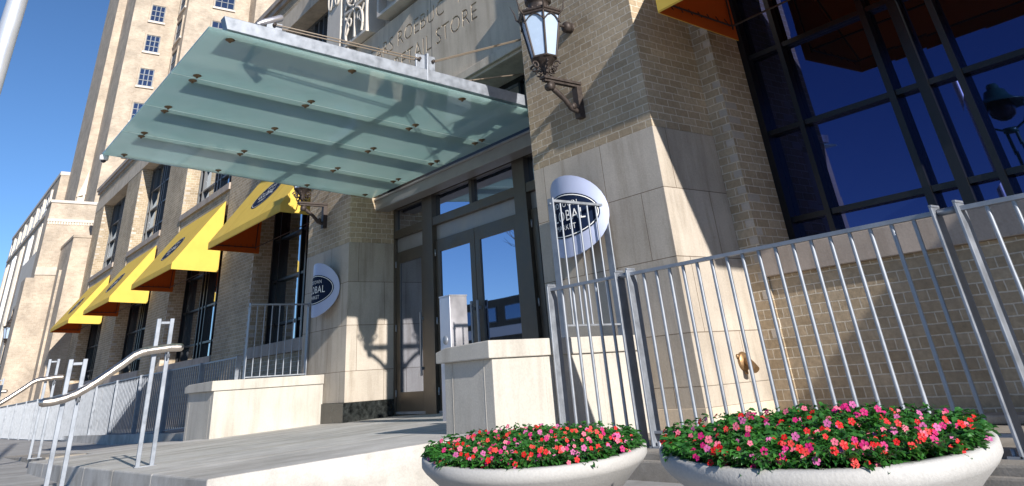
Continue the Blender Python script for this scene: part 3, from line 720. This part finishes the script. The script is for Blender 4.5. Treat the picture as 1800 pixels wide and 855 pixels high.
# ================================================================== AWNINGS
def awning(x0, x1, label, logo=True):
    T_ = thing('window_awning', ((x0 + x1) / 2, 7, 3.12), label, 'awning', 'yellow awnings over the street windows')
    yo, zo, yi, zi, zt = 5.68, 3.2, 6.995, 3.14, 5.12; h = .16
    a, b_, c, d = (yo, zo), (yo, zo + h), (yi, zt), (yi, zi)
    fab = MB(); lin = MB()
    def sheet(mb, pts): mb.add(pts, [tuple(range(len(pts)))])
    sheet(fab, [(x0, *b_), (x1, *b_), (x1, *c), (x0, *c)]); sheet(fab, [(x0, *a), (x1, *a), (x1, *b_), (x0, *b_)])
    sheet(fab, [(x0, *a), (x0, *b_), (x0, *c), (x0, *d)]); sheet(fab, [(x1, *a), (x1, *d), (x1, *c), (x1, *b_)])
    e = .008; dx = Vector((0, .84, -.54)) * e
    def y_(p): return (p[0] + .012, p[1] - .008)
    A_, B_, C_ = (yo + .01, zo + .002), (yo + .01, zo + h - .012), (yi, zt - .03)
    sheet(lin, [(x0 + e, *B_), (x1 - e, *B_), (x1 - e, *C_), (x0 + e, *C_)]); sheet(lin, [(x0 + e, *A_), (x1 - e, *A_), (x1 - e, *B_), (x0 + e, *B_)])
    sheet(lin, [(x0 + e, *A_), (x0 + e, *B_), (x0 + e, *C_), (x0 + e, yi, zi + .002)]); sheet(lin, [(x1 - e, *A_), (x1 - e, yi, zi + .002), (x1 - e, *C_), (x1 - e, *B_)])
    build('fabric', fab, M['yellow'], T_); build('lining', lin, M['lining'], T_)
    sm_ = MB(); upv = (Vector((0, yi, zt)) - Vector((0, yo, zo + h)))
    for i_ in range(1, 4):
        xs_ = x0 + (x1 - x0) * i_ / 4; p0 = Vector((xs_, yo, zo + h)); nn = Vector((0, -upv.z, upv.y)).normalized() * .003
        if i_ != 2 or not logo: sm_.bar(p0 + nn, p0 + upv + nn, .022, .004, (1, 0, 0)) if False else sm_.add([p0 + nn + Vector((-.011, 0, 0)), p0 + nn + Vector((.011, 0, 0)), p0 + upv + nn + Vector((.011, 0, 0)), p0 + upv + nn + Vector((-.011, 0, 0))], [(0, 1, 2, 3)])
    sm_.box(x0 + .01, x1 - .01, yo - .004, yo - .001, zo + .012, zo + .02)
    build('seam', sm_, M['seam'], T_)
    f = MB()
    for x in (x0 + .05, x1 - .05):
        f.tube([(x, yo + .16, zo + .11), (x, yi - .12, zi + .14)], .012, 6).tube([(x, yi - .12, zi + .1), (x, yi - .06, zt - .25)], .012, 6).tube([(x, yo + .06, zo + .16), (x, yi - .08, zt - .12)], .012, 6)
        for k in range(7):
            yy = yo + .2 + k * .155; zz = zo + .11 + .03 * k / 7
            f.tube([(x - .02 if x > (x0 + x1) / 2 else x - .035, yy, zz + .035), (x + .0, yy, zz - .05)], .006, 5)
    f.tube([(x0 + .05, yi - .12, zi + .14), (x1 - .05, yi - .12, zi + .14)], .012, 6).tube([(x0 + .05, yo + .12, zo + .12), (x1 - .05, yo + .12, zo + .12)], .012, 6)
    build('frame', f, M['iron'], T_)
    if logo:
        cx = (x0 + x1) / 2; up = (Vector((0, yi, zt)) - Vector((0, yo, zo + h))); Ls = up.length; up.normalize(); nrm = Vector((0, -up.z, up.y))
        base = Vector((cx, yo, zo + h)) + up * (Ls * .42)
        def pt(u, v, o=.006): return base + Vector((u, 0, 0)) + up * v + nrm * o
        m = MB(); n = 40; m.add([pt(.74 * math.cos(2 * math.pi * k / n), .42 * math.sin(2 * math.pi * k / n)) for k in range(n)], [tuple(range(n))])
        build('navy_oval', m, M['navy'], T_)
        t = MB(); vs = []
        for aa in (.70, .688):
            for k in range(n): vs.append(pt(aa * math.cos(2 * math.pi * k / n), (aa - .31) * math.sin(2 * math.pi * k / n), .009))
        t.add(vs, [(k, (k + 1) % n, n + (k + 1) % n, n + k) for k in range(n)])
        for s, size, zz in (('MIDTOWN', .12, .17), ('GLOBAL', .27, -.09), ('MARKET', .12, -.24)):
            v2, f2 = text_data(s, size, 0, 0, 1.08, .9); t.add([pt(v.x, v.y + zz, .010) for v in v2], f2)
        build('lettering', t, M['letters'], T_)
awning(-19.73, -15.0, 'yellow awning nearest the entrance, partly under the canopy edge')
awning(-27.68, -23.0, 'second yellow awning from the entrance, above the handrail loop')
awning(-35.65, -30.95, 'third yellow awning from the entrance along the facade')
awning(-43.6, -38.9, 'farthest yellow awning at the left end of the row')
awning(-4.5, .95, 'yellow awning with rust underside over the big dark window on the right', False)

# ================================================================== STONE CHEEK WALLS
def cheek(x0, x1, y0, y1, zc, label, cham):
    zb = -1.0
    body = MB().box(x0 + .07, x1 - .03, y0 + .05, y1, zb, zc - .13)
    T_ = build('cheek_wall', body, M['caststone'], None, ((x0 + x1) / 2, (y0 + y1) / 2, -.5), label, 'stone wall', 'white stone cheek walls flanking the entrance', bev=.006)
    # pale raked joints proud of the face
    j = MB()
    for yj in (y0 + .62, y0 + 1.3):
        if yj < y1 - .1: j.box(x1 - .03, x1 - .028, yj - .004, yj + .004, zb + .3, zc - .13)
    for xj in (x0 + .2, x1 - .16): j.box(xj - .004, xj + .004, y0 + .048, y0 + .05, zb + .3, zc - .13)
    build('mortar_joint', j, M['caststone'], T_)
    zt = zc
    c = MB()
    pts = [(x0, y0), (x1, y0), (x1, y1), (x0, y1)]
    zz = zc - .13
    i = .17
    c.add([(x0, y0, zz), (x1, y0, zz), (x1, y1, zz), (x0, y1, zz), (x0, y0, zz + .09), (x1, y0, zz + .135), (x1, y1, zz + .135), (x0, y1, zz + .09), (x0 + i, y0, zz + .12), (x0 + i, y1, zz + .12)],
          [(0, 3, 2, 1), (0, 1, 5, 8, 4), (1, 2, 6, 5), (2, 3, 7, 9, 6), (3, 0, 4, 7), (4, 8, 9, 7), (8, 5, 6, 9)])
    build('coping', c, M['caststone'], T_, bev=.008)
cheek(-14.6, -13.17, 4.12, 5.99, .245, 'low white stone wall left of the doors with a guard rail on top', 1)
cheek(-6.62, -5.76, 4.12, 5.955, .285, 'low white stone wall right of the doors behind the left flower bowl', 1)

# door operator pylon
T_ = build('door_button_pylon', MB().box(-8.71, -8.47, 5.5, 5.76, LZ(-8.6, 5.6) - .1, .93), M['alu'], None, None, 'square brushed metal pylon standing behind the right stone wall', 'pylon', bev=.004)
build('cap_plate', MB().box(-8.715, -8.465, 5.495, 5.765, .93, .945), M['alu'], T_)
build('push_button', MB().lathe([(0, -.012), (.045, -.012), (.05, 0), (.05, .004)], (-8.59, 5.5, .45), 16, True, 'y'), M['steel'], T_)

# ================================================================== FENCES
def fence_panel(root, xa, xb, y, zt, zb, sp=.144, foot=-.512, pr=.0135):
    for k, x in enumerate((xa, xb)):
        m = MB().box(x - .009, x + .009, y - .055, y + .055, foot, zt + .03)
        m.box(x - .012, x + .012, y - .048, y + .048, zt + .03, zt + .045)
        po = build('post', m, M['steel_flat'], root, bev=.004)
        build('base_plate', MB().box(x - (.07 if k else .03), x + (.03 if k else .07), y - .055, y + .055, foot, foot + .012).lathe([(.012, .0), (.012, .03), (0, .03)], (x + (-.045 if k else .045), y - .02, foot + .012), 6), M['steel'], po)
    build('top_rail', MB().box(xa + .009, xb - .009, y - .022, y + .022, zt - .012, zt + .012), M['steel'], root)
    build('bottom_rail', MB().box(xa + .009, xb - .009, y - .022, y + .022, zb - .008, zb + .008), M['steel'], root)
    n = int(round((xb - xa) / sp)); first = None
    for i in range(1, n):
        x = xa + (xb - xa) * i / n
        build('picket', MB().tube([(x, y, zb), (x, y, zt - .01)], pr, 8, caps=False), M['steel'], root)
F = thing('picket_fence', (-2.5, 4.85, -.512), 'galvanised steel picket fence on the concrete ledge below the big dark window', 'fence')
FY = 4.85; ZT, ZB = .68, -.414
fence_panel(F, -5.72, -4.82, FY, ZT, ZB)
fence_panel(F, -4.68, -2.13, FY, ZT, ZB)
fence_panel(F, -1.99, .56, FY, ZT, ZB)
for x in (-4.75, -2.06): build('spacer', MB().lathe([(0, -.055), (.02, -.055), (.02, .055), (0, .055)], (x, FY, ZT), 10, True, 'x'), M['steel'], F)

# guard rails on top of the cheek walls
def guard(X, y0, y1, zt, zb, label, foot):
    T_ = thing('guard_rail', (X, (y0 + y1) / 2, zb), label, 'guard rail', 'guard rails standing on the cheek walls')
    for y in (y0, y1):
        build('post', MB().box(X - .045, X + .045, y - .009, y + .009, foot, zt + .025), M['steel_flat'], T_, bev=.004)
        build('bolt', MB().lathe([(0, -.02), (.012, -.02), (.012, .02)], (X, y, zt - .03), 8, True, 'y'), M['steel'], T_)
    build('top_rail', MB().box(X - .022, X + .022, y0 + .01, y1 - .01, zt - .012, zt + .012), M['steel'], T_)
    build('bottom_rail', MB().box(X - .02, X + .02, y0 + .01, y1 - .01, zb - .008, zb + .008), M['steel'], T_)
    n = int(round((y1 - y0) / .135))
    for i in range(1, n):
        y = y0 + (y1 - y0) * i / n; build('picket', MB().tube([(X, y, zb), (X, y, zt - .01)], .0105, 8, caps=False), M['steel'], T_)
guard(-13.9, 4.86, 5.95, 1.385, .287, 'grey steel guard rail on the left stone wall in front of the dark window', .235)
guard(-6.0, 5.2, 5.96, 1.56, .40, 'grey steel guard rail on the right stone wall in front of the curved sign', .27)

# ramp fence, running away to the left
RF = thing('ramp_fence', (-30, 4.5, -.6), 'long close-set steel picket fence along the ramp under the yellow awnings', 'fence')
def ry(x): return 4.9 + .026 * (x + 14.3)
def interp(x, pts):
    for (a, za), (b, zb) in zip(pts[:-1], pts[1:]):
        if x <= a and x >= b: return za + (zb - za) * (x - a) / (b - a)
    return pts[-1][1]
TOPL = [(-14.2, .61), (-21.3, .56), (-30.8, .40), (-46, .25)]; BOTL = [(-14.2, -.33), (-16.3, -.40), (-20.6, -.555), (-24.2, -.68), (-31, -.76), (-46, -.80)]
px_ = [-14.30, -16.2, -18.2, -20.3, -22.4, -24.5, -26.6, -28.7, -30.8, -33, -35.2, -37.4, -39.6, -41.8, -44]
for i, x in enumerate(px_):
    t, b = interp(x, TOPL), interp(x, BOTL)
    build('post', MB().box(x - .012, x + .012, ry(x) - .06, ry(x) + .04, b - .09 if i else .235, t + .02), M['steel_flat'], RF, bev=.004)
    if i < len(px_) - 1:
        x2 = px_[i + 1]; t2, b2 = interp(x2, TOPL), interp(x2, BOTL)
        m = MB().bar((x - .012, ry(x), t), (x2 + .012, ry(x2), t2), .04, .024).bar((x - .012, ry(x), b), (x2 + .012, ry(x2), b2), .04, .018)
        n = int((x - x2) / .125)
        for k in range(1, n):
            xx = x + (x2 - x) * k / n; f_ = k / n
            m.box(xx - .008, xx + .008, ry(xx) - .012, ry(xx) + .012, b + (b2 - b) * f_, t + (t2 - t) * f_)
        build('picket_panel', m, M['steel'], RF)
# kerb under the ramp fence and retaining wall by the steps
mb = MB()
for a, b in ((-14.62, -16.3), (-16.3, -20.6), (-20.6, -24.2), (-24.2, -31), (-31, -46)):
    za, zb_ = interp(a, BOTL) - .085, interp(b, BOTL) - .085
    mb.hexa([(b, ry(b) - .12, -1.8), (a, ry(a) - .12, -1.8), (a, ry(a) + .12, -1.8), (b, ry(b) + .12, -1.8), (b, ry(b) - .12, zb_), (a, ry(a) - .12, za), (a, ry(a) + .12, za), (b, ry(b) + .12, zb_)])
build('ramp_kerb', mb, M['curb'], origin=(-30, 4.5, -1), kind='structure')
mb = MB(); slab(mb, -24, -13.93, 2.9, 4.4, lambda x, y: LZ(x, y) - .02 if x > -15 else -.80, -1.8)
build('terrace', mb, M['landing'], origin=(-20, 3.5, -1), kind='structure')
mb = MB(); mb.hexa([(-32, 2.3, -1.8), (-13.95, 2.3, -1.8), (-13.95, 2.88, -1.8), (-32, 2.88, -1.8), (-32, 2.3, -1.02), (-15.2, 2.3, -.60), (-15.2, 2.88, -.60), (-32, 2.88, -1.02)])
build('retaining_wall', mb, M['curb'], None, None, 'low sloping concrete retaining wall at the left end of the landing', 'concrete wall', bev=.01)

# ================================================================== HANDRAILS
def handrail(X, label):
    T_ = thing('handrail', (X, 2.1, LZ(X, 2.1)), label, 'handrail', 'steel handrails on the entrance steps')
    def frame(y0, y1, zb, zt):
        m = MB()
        for y in (y0, y1): m.box(X - .012, X + .012, y - .02, y + .02, zb, zt)
        m.box(X - .011, X + .011, y0 + .02, y1 - .02, zt - .05, zt - .026)
        po = build('post', m, M['steel_flat'], T_, bev=.004)
        build('base_plate', MB().box(X - .03, X + .03, y0 - .03, y1 + .04, zb, zb + .008), M['steel'], po)
    frame(2.06, 2.185, LZ(X, 2.1), .725)
    zg = GZ(X) ; frame(1.335, 1.455, zg, .40)
    path = [(2.30, .44), (2.33, .455), (2.30, .475), (2.20, .465), (2.0, .445), (1.93, .435), (1.86, .405), (1.78, .345), (1.586, .215), (1.50, .162), (1.42, .12), (1.33, .09), (1.24, .075), (1.165, .072)]
    path = [(X + .06, a, b) for a, b in path[3:]]
    path = [(X + .06, 2.285, .464), (X + .06, 2.26, .463)] + path
    build('rail', MB().tube(path, .035, 16).lathe([(0, -.036), (.022, -.028), (.035, 0)], (X + .06, 1.165, .072), 12, True, 'y').lathe([(.035, 0), (.03, .018), (.016, .03), (0, .034)], (X + .06, 2.285, .464), 12, True, 'y'), M['stainless'], T_)
    for y, z in ((2.185, .40), (1.455, .08)):
        build('rail_bracket', MB().tube([(X, y, z), (X + .06, y - .01, z - .02), (X + .06, y - .01, z + .03)], .009, 8).lathe([(0, -.03), (.02, -.03), (.02, .03), (0, .03)], (X, y, z), 10, True, 'x'), M['steel'], T_)
handrail(-8.50, 'nearest steel handrail with a stainless tube and tall looped posts at the landing edge')
handrail(-15.1, 'middle steel handrail at the far end of the landing')
handrail(-22.5, 'farthest handrail, just showing at the left edge')

# ================================================================== FLOWER BOWLS
petal = {}
def flower_mesh(col, sc):
    m = MB()
    for k in range(5):
        a = k * 2 * math.pi / 5 + .2; d = Vector((math.cos(a), math.sin(a), 0)); e = Vector((-d.y, d.x, 0))
        pts = [d * .1, d * .5 + e * .42 + Vector((0, 0, .1)), d * .95 + e * .34 + Vector((0, 0, .06)), d * 1.05 + Vector((0, 0, .0)), d * .95 - e * .34 + Vector((0, 0, .06)), d * .5 - e * .42 + Vector((0, 0, .1))]
        m.add([p * sc for p in pts], [(0, 1, 2), (0, 2, 3), (0, 3, 4), (0, 4, 5)])
    me = bpy.data.meshes.new('blossom_' + col); me.from_pydata(m.v, [], m.f); me.materials.append(M[col]); return me
for c in ('red', 'coral', 'pink', 'magenta', 'lilac'): petal[c] = flower_mesh(c, .0095)
def face(x, y, rnd, cx, cy):
    v = Vector((x * 1.2 - cx * .3 + rnd.uniform(-.4, .4), y * 1.2 - cy * .3 + rnd.uniform(-.4, .4), .7)).normalized()
    return v.to_track_quat('Z', 'Y') @ Matrix.Rotation(rnd.uniform(0, 6), 3, 'Z').to_quaternion()
def planter(cx, cy, zr, rad, label, flabel, seed, zbase):
    rnd = random.Random(seed)
    h = zr - zbase
    prof = [(.0, -h), (.34 * rad, -h), (.33 * rad, -h + .03), (.26 * rad, -.33), (.30 * rad, -.31), (.47 * rad, -.262), (.62 * rad, -.205), (.76 * rad, -.145), (.88 * rad, -.09), (.975 * rad, -.05), (1.0 * rad, -.034), (1.0 * rad, -.006), (.985 * rad, 0), (.93 * rad, 0), (.915 * rad, -.01), (.90 * rad, -.05), (.0, -.055)]
    T_ = build('planter_bowl', MB().lathe(prof, (cx, cy, zr), 72), M['bowl'], None, (cx, cy, zbase), label, 'planter', 'round concrete flower bowls in front of the fence')
    build('soil', MB().lathe([(.90 * rad, -.045), (.5 * rad, -.02), (0, -.015)], (cx, cy, zr), 32), M['soil'], T_)
    P_ = thing('impatiens_bed', (cx, cy, zr - .03), flabel, 'flowers', 'impatiens filling the flower bowls')
    def dome(x, y):
        q = (x * x + y * y) / (rad * rad); return .026 * math.sqrt(max(0, 1.05 - q)) + .011 * math.sin(x * 23 + seed) * math.cos(y * 19)
    m = MB()
    for i in range(11000):
        a = rnd.uniform(0, 2 * math.pi); rr = rad * (.945 + .02 * math.sin(a * 9 + seed) + .015 * math.sin(a * 23)) * math.sqrt(rnd.random()); x, y = rr * math.cos(a), rr * math.sin(a)
        z = dome(x, y) * (1 - rnd.random() ** 1.6 * .75) - (.03 if rr > .93 * rad else 0)
        if rr > .90 * rad: z = rnd.uniform(-.012, .034)
        if rr > .955 * rad: z = rnd.uniform(-.008, .016)
        L_ = rnd.uniform(.017, .034); w = L_ * rnd.uniform(.26, .38)
        yaw = rnd.uniform(0, 2 * math.pi); pit = rnd.uniform(-.75, .55)
        if rr > .8 * rad: yaw = a + rnd.uniform(-.9, .9); pit = rnd.uniform(-.35, .3)
        d = Vector((math.cos(yaw) * math.cos(pit), math.sin(yaw) * math.cos(pit), math.sin(pit))); e = Vector((-math.sin(yaw), math.cos(yaw), 0))
        e = (e + Vector((0, 0, rnd.uniform(-.5, .5)))).normalized(); n_ = d.cross(e)
        o = Vector((cx + x, cy + y, zr + z))
        up = n_ * (L_ * .12)
        m.add([o, o + d * L_ * .4 + e * w + up, o + d * L_ * .75 + e * w * .7 + up, o + d * L_ - up, o + d * L_ * .75 - e * w * .7 + up, o + d * L_ * .4 - e * w + up, o + d * L_ * .5],
              [(0, 1, 6), (1, 2, 6), (2, 3, 6), (3, 4, 6), (4, 5, 6), (5, 0, 6)])
    build('foliage', m, M['leaf'], P_)
    for i in range(98):
        a = rnd.uniform(0, 2 * math.pi) if i % 3 else math.atan2(-cy, -cx) + rnd.uniform(-1.3, 1.3); rr = rad * .97 * (math.sqrt(rnd.random()) if i % 3 else rnd.uniform(.75, 1)); x, y = rr * math.cos(a), rr * math.sin(a)
        toward = (-x * cx - y * cy) / (rad * math.hypot(cx, cy))  # nearer the street edge: more reds
        c = rnd.choices(['red', 'coral', 'pink', 'magenta', 'lilac'], [5, 1.5, 1.6, 2, 1] if toward > .25 else [1.8, 1.5, 3, 3.4, 1.6])[0]
        ob = bpy.data.objects.new('blossom', petal[c]); C.objects.link(ob); ob.parent = P_
        ob.location = (x, y, (dome(x, y) + rnd.uniform(.010, .022) if rr < .9 * rad else rnd.uniform(0, .035)) + .03)
        q_ = face(x, y, rnd, cx, cy); ob.rotation_euler = q_.to_euler(); s = rnd.uniform(.75, 1.25); ob.scale = (s, s, s)
    for c in petal:
        m = MB(); src = petal[c]
        for i in range(44):
            a = rnd.uniform(0, 2 * math.pi); rr = rad * .98 * math.sqrt(rnd.random()); x, y = rr * math.cos(a), rr * math.sin(a)
            q_ = face(x, y, rnd, cx, cy); sc = rnd.uniform(.65, 1.1); o = Vector((cx + x, cy + y, zr + dome(x, y) + rnd.uniform(-.006, .008)))
            m.add([o + q_ @ (v.co * sc) for v in src.vertices], [tuple(p.vertices) for p in src.polygons])
        build('small_blossoms', m, M[c], P_, kind='stuff')
    # the bowls sit a few degrees off level, leaning towards the street
    n_ = Vector((-cx, -cy, 0)).normalized(); ax = Vector((0, 0, 1)).cross(n_); piv = Vector((cx, cy, zr))
    Rm = Matrix.Translation(piv) @ Matrix.Rotation(R(4.0), 4, ax) @ Matrix.Translation(-piv)
    for o_ in (T_, P_): o_.matrix_world = Rm @ Matrix.Translation(o_.location)
planter(-3.10, 2.43, -.268, .497, 'left round concrete bowl planter in front of the right stone wall', 'red and pink impatiens filling the left bowl', 3, GZ(-3.1))
planter(-1.61, 2.36, -.212, .478, 'right round concrete bowl planter, the largest and nearest', 'red, pink and magenta impatiens filling the right bowl', 8, GZ(-1.6))

# ================================================================== SMALL THINGS
x, y, z = -5.136, 6.66, .0
T_ = build('standpipe', MB().lathe([(0, .03), (.07, .026), (.082, .012), (.082, 0), (0, 0)], (x, y, z), 20, True, 'x'), M['brass'], None, None, 'brass water outlet on the sunlit stone side of the right pier', 'standpipe')
build('nozzle', MB().tube([(x + .02, y, z), (x + .06, y, z - .005), (x + .11, y - .02, z - .035), (x + .15, y - .03, z - .075)], [.03, .036, .034, .036], 12), M['brass'], T_)
m = MB()
for a in (0, 2.1, 4.2): m.lathe([(0, .02), (.02, .02), (.02, 0)], (x, y + .088 * math.cos(a + .5), z + .088 * math.sin(a + .5)), 10, True, 'x')
build('lug', m, M['brass'], T_)
# steel flagpole at the left edge
m = MB().tube([(-5.43, .058, GZ(-5.4)), (-5.43, .058, 9)], .062, 20)
T_ = build('flagpole', m, M['polewhite'], None, None, 'tall plain metal pole crossing the top left corner', 'pole')
build('base_collar', MB().lathe([(.16, 0), (.16, .03), (.08, .05), (.075, .2), (0, .2)], (-5.43, .058, GZ(-5.4)), 20), M['polewhite'], T_)
# sloping wall added just outside the frame to cast the shadow under the window
m = MB().prism([(-1.33, 6.45, -.434), (2.3, 6.45, -.434), (2.3, 6.45, 3.5), (-1.33, 6.45, .92)], (0, .3, 0))
build('shadow_wall', m, M['brick'], None, None, 'sloping brick wall added unseen right of the frame to cast a shadow under the window', 'shadow caster')

# across the street, seen only in the glass
def street_building(x0, x1, y0, z1, label, mat):
    T_ = thing('street_building', ((x0 + x1) / 2, y0 - 8, -1), label, 'building', 'buildings across the street')
    build('wall', MB().box(x0, x1, y0 - 16, y0, -1.8, z1), mat, T_)
    build('stone_band', MB().box(x0, x1, y0, y0 + .15, z1 * .52, z1 * .64), M['white'], T_)
    n = int((x1 - x0) / 4)
    for i in range(n):
        for zz in (.2, z1 * .7):
            xx = x0 + 1 + i * 4; f = build('window', MB().box(xx, xx + 2.6, y0, y0 + .08, zz, zz + z1 * .2), M['greyframe'], T_)
            build('pane', MB().box(xx + .1, xx + 2.5, y0 + .081, y0 + .1, zz + .1, zz + z1 * .2 - .1), M['glass_tower'], f)
street_building(-78, -38, -32, 6.6, 'low brick building across the street mirrored in the doors', M['offwall'])
street_building(-150, -96, -46, 6, 'pale apartment block across the street mirrored in the left windows', M['stone_far'])
def bare_tree(x, y, h, label, seed):
    rnd = random.Random(seed); T_ = thing('bare_tree', (x, y, -1), label, 'tree', 'bare trees across the street')
    build('trunk', MB().tube([(x, y, -1), (x + .1, y, h * .3)], [.2, .14], 8), M['bark'], T_)
    m = MB()
    def br(p, d, L, r, k):
        q = p + d * L; m.tube([p, p.lerp(q, .5) + Vector((rnd.uniform(-.1, .1), rnd.uniform(-.1, .1), 0)) * L * .4, q], [r, r * .8, r * .6], 5, caps=False)
        if k:
            for _ in range(3): br(q if _ else p.lerp(q, .6), (d + Vector((rnd.uniform(-.8, .8), rnd.uniform(-.8, .8), rnd.uniform(-.2, .6)))).normalized(), L * .72, r * .58, k - 1)
    for _ in range(4): br(Vector((x + .1, y, h * .3 - .1)), Vector((rnd.uniform(-.7, .7), rnd.uniform(-.7, .7), 1)).normalized(), h * .24, .08, 4)
    build('crown', m, M['bark'], T_)
bare_tree(-30, -12.5, 9, 'bare street tree mirrored in the left door leaf', 2)
# double lamp mirrored in the big window
T_ = thing('street_lamp', (-4.45, 1.0, 0), 'green domed street lamp mirrored in the big right window', 'street lamp')
lx, ly, lz = -5.58, -2.0, 4.35
ORG[T_.name] = Vector((lx, ly, GZ(lx))); T_.location = (lx, ly, GZ(lx))
build('lamp_shade', MB().lathe([(.0, .32), (.09, .31), (.12, .26), (.12, .2), (.2, .16), (.24, .04), (.33, -.05), (.52, -.12), (.54, -.15), (.50, -.14), (.2, -.02), (0, .0)], (lx, ly, lz), 28), M['green'], T_)
build('bulb_glass', MB().lathe([(.2, -.04), (.27, -.2), (.22, -.36), (.1, -.44), (0, -.46)], (lx, ly, lz), 20), M['dome'], T_)
for s_ in (-1, 1):
    build('yoke_arm', MB().tube([(lx + s_ * .42, ly, lz - .13), (lx + s_ * .43, ly, lz - .35), (lx + s_ * .3, ly, lz - .55), (lx + s_ * .08, ly, lz - .66)], .022, 8), M['green'], T_)
    build('post', MB().tube([(lx + s_ * .09, ly, lz - .6), (lx + s_ * .09, ly, GZ(lx))], .035, 10), M['green'], T_)
build('post_collar', MB().lathe([(0, -.72), (.14, -.70), (.14, -.62), (0, -.60)], (lx, ly, lz), 14), M['green'], T_)
S.render.film_transparent = False
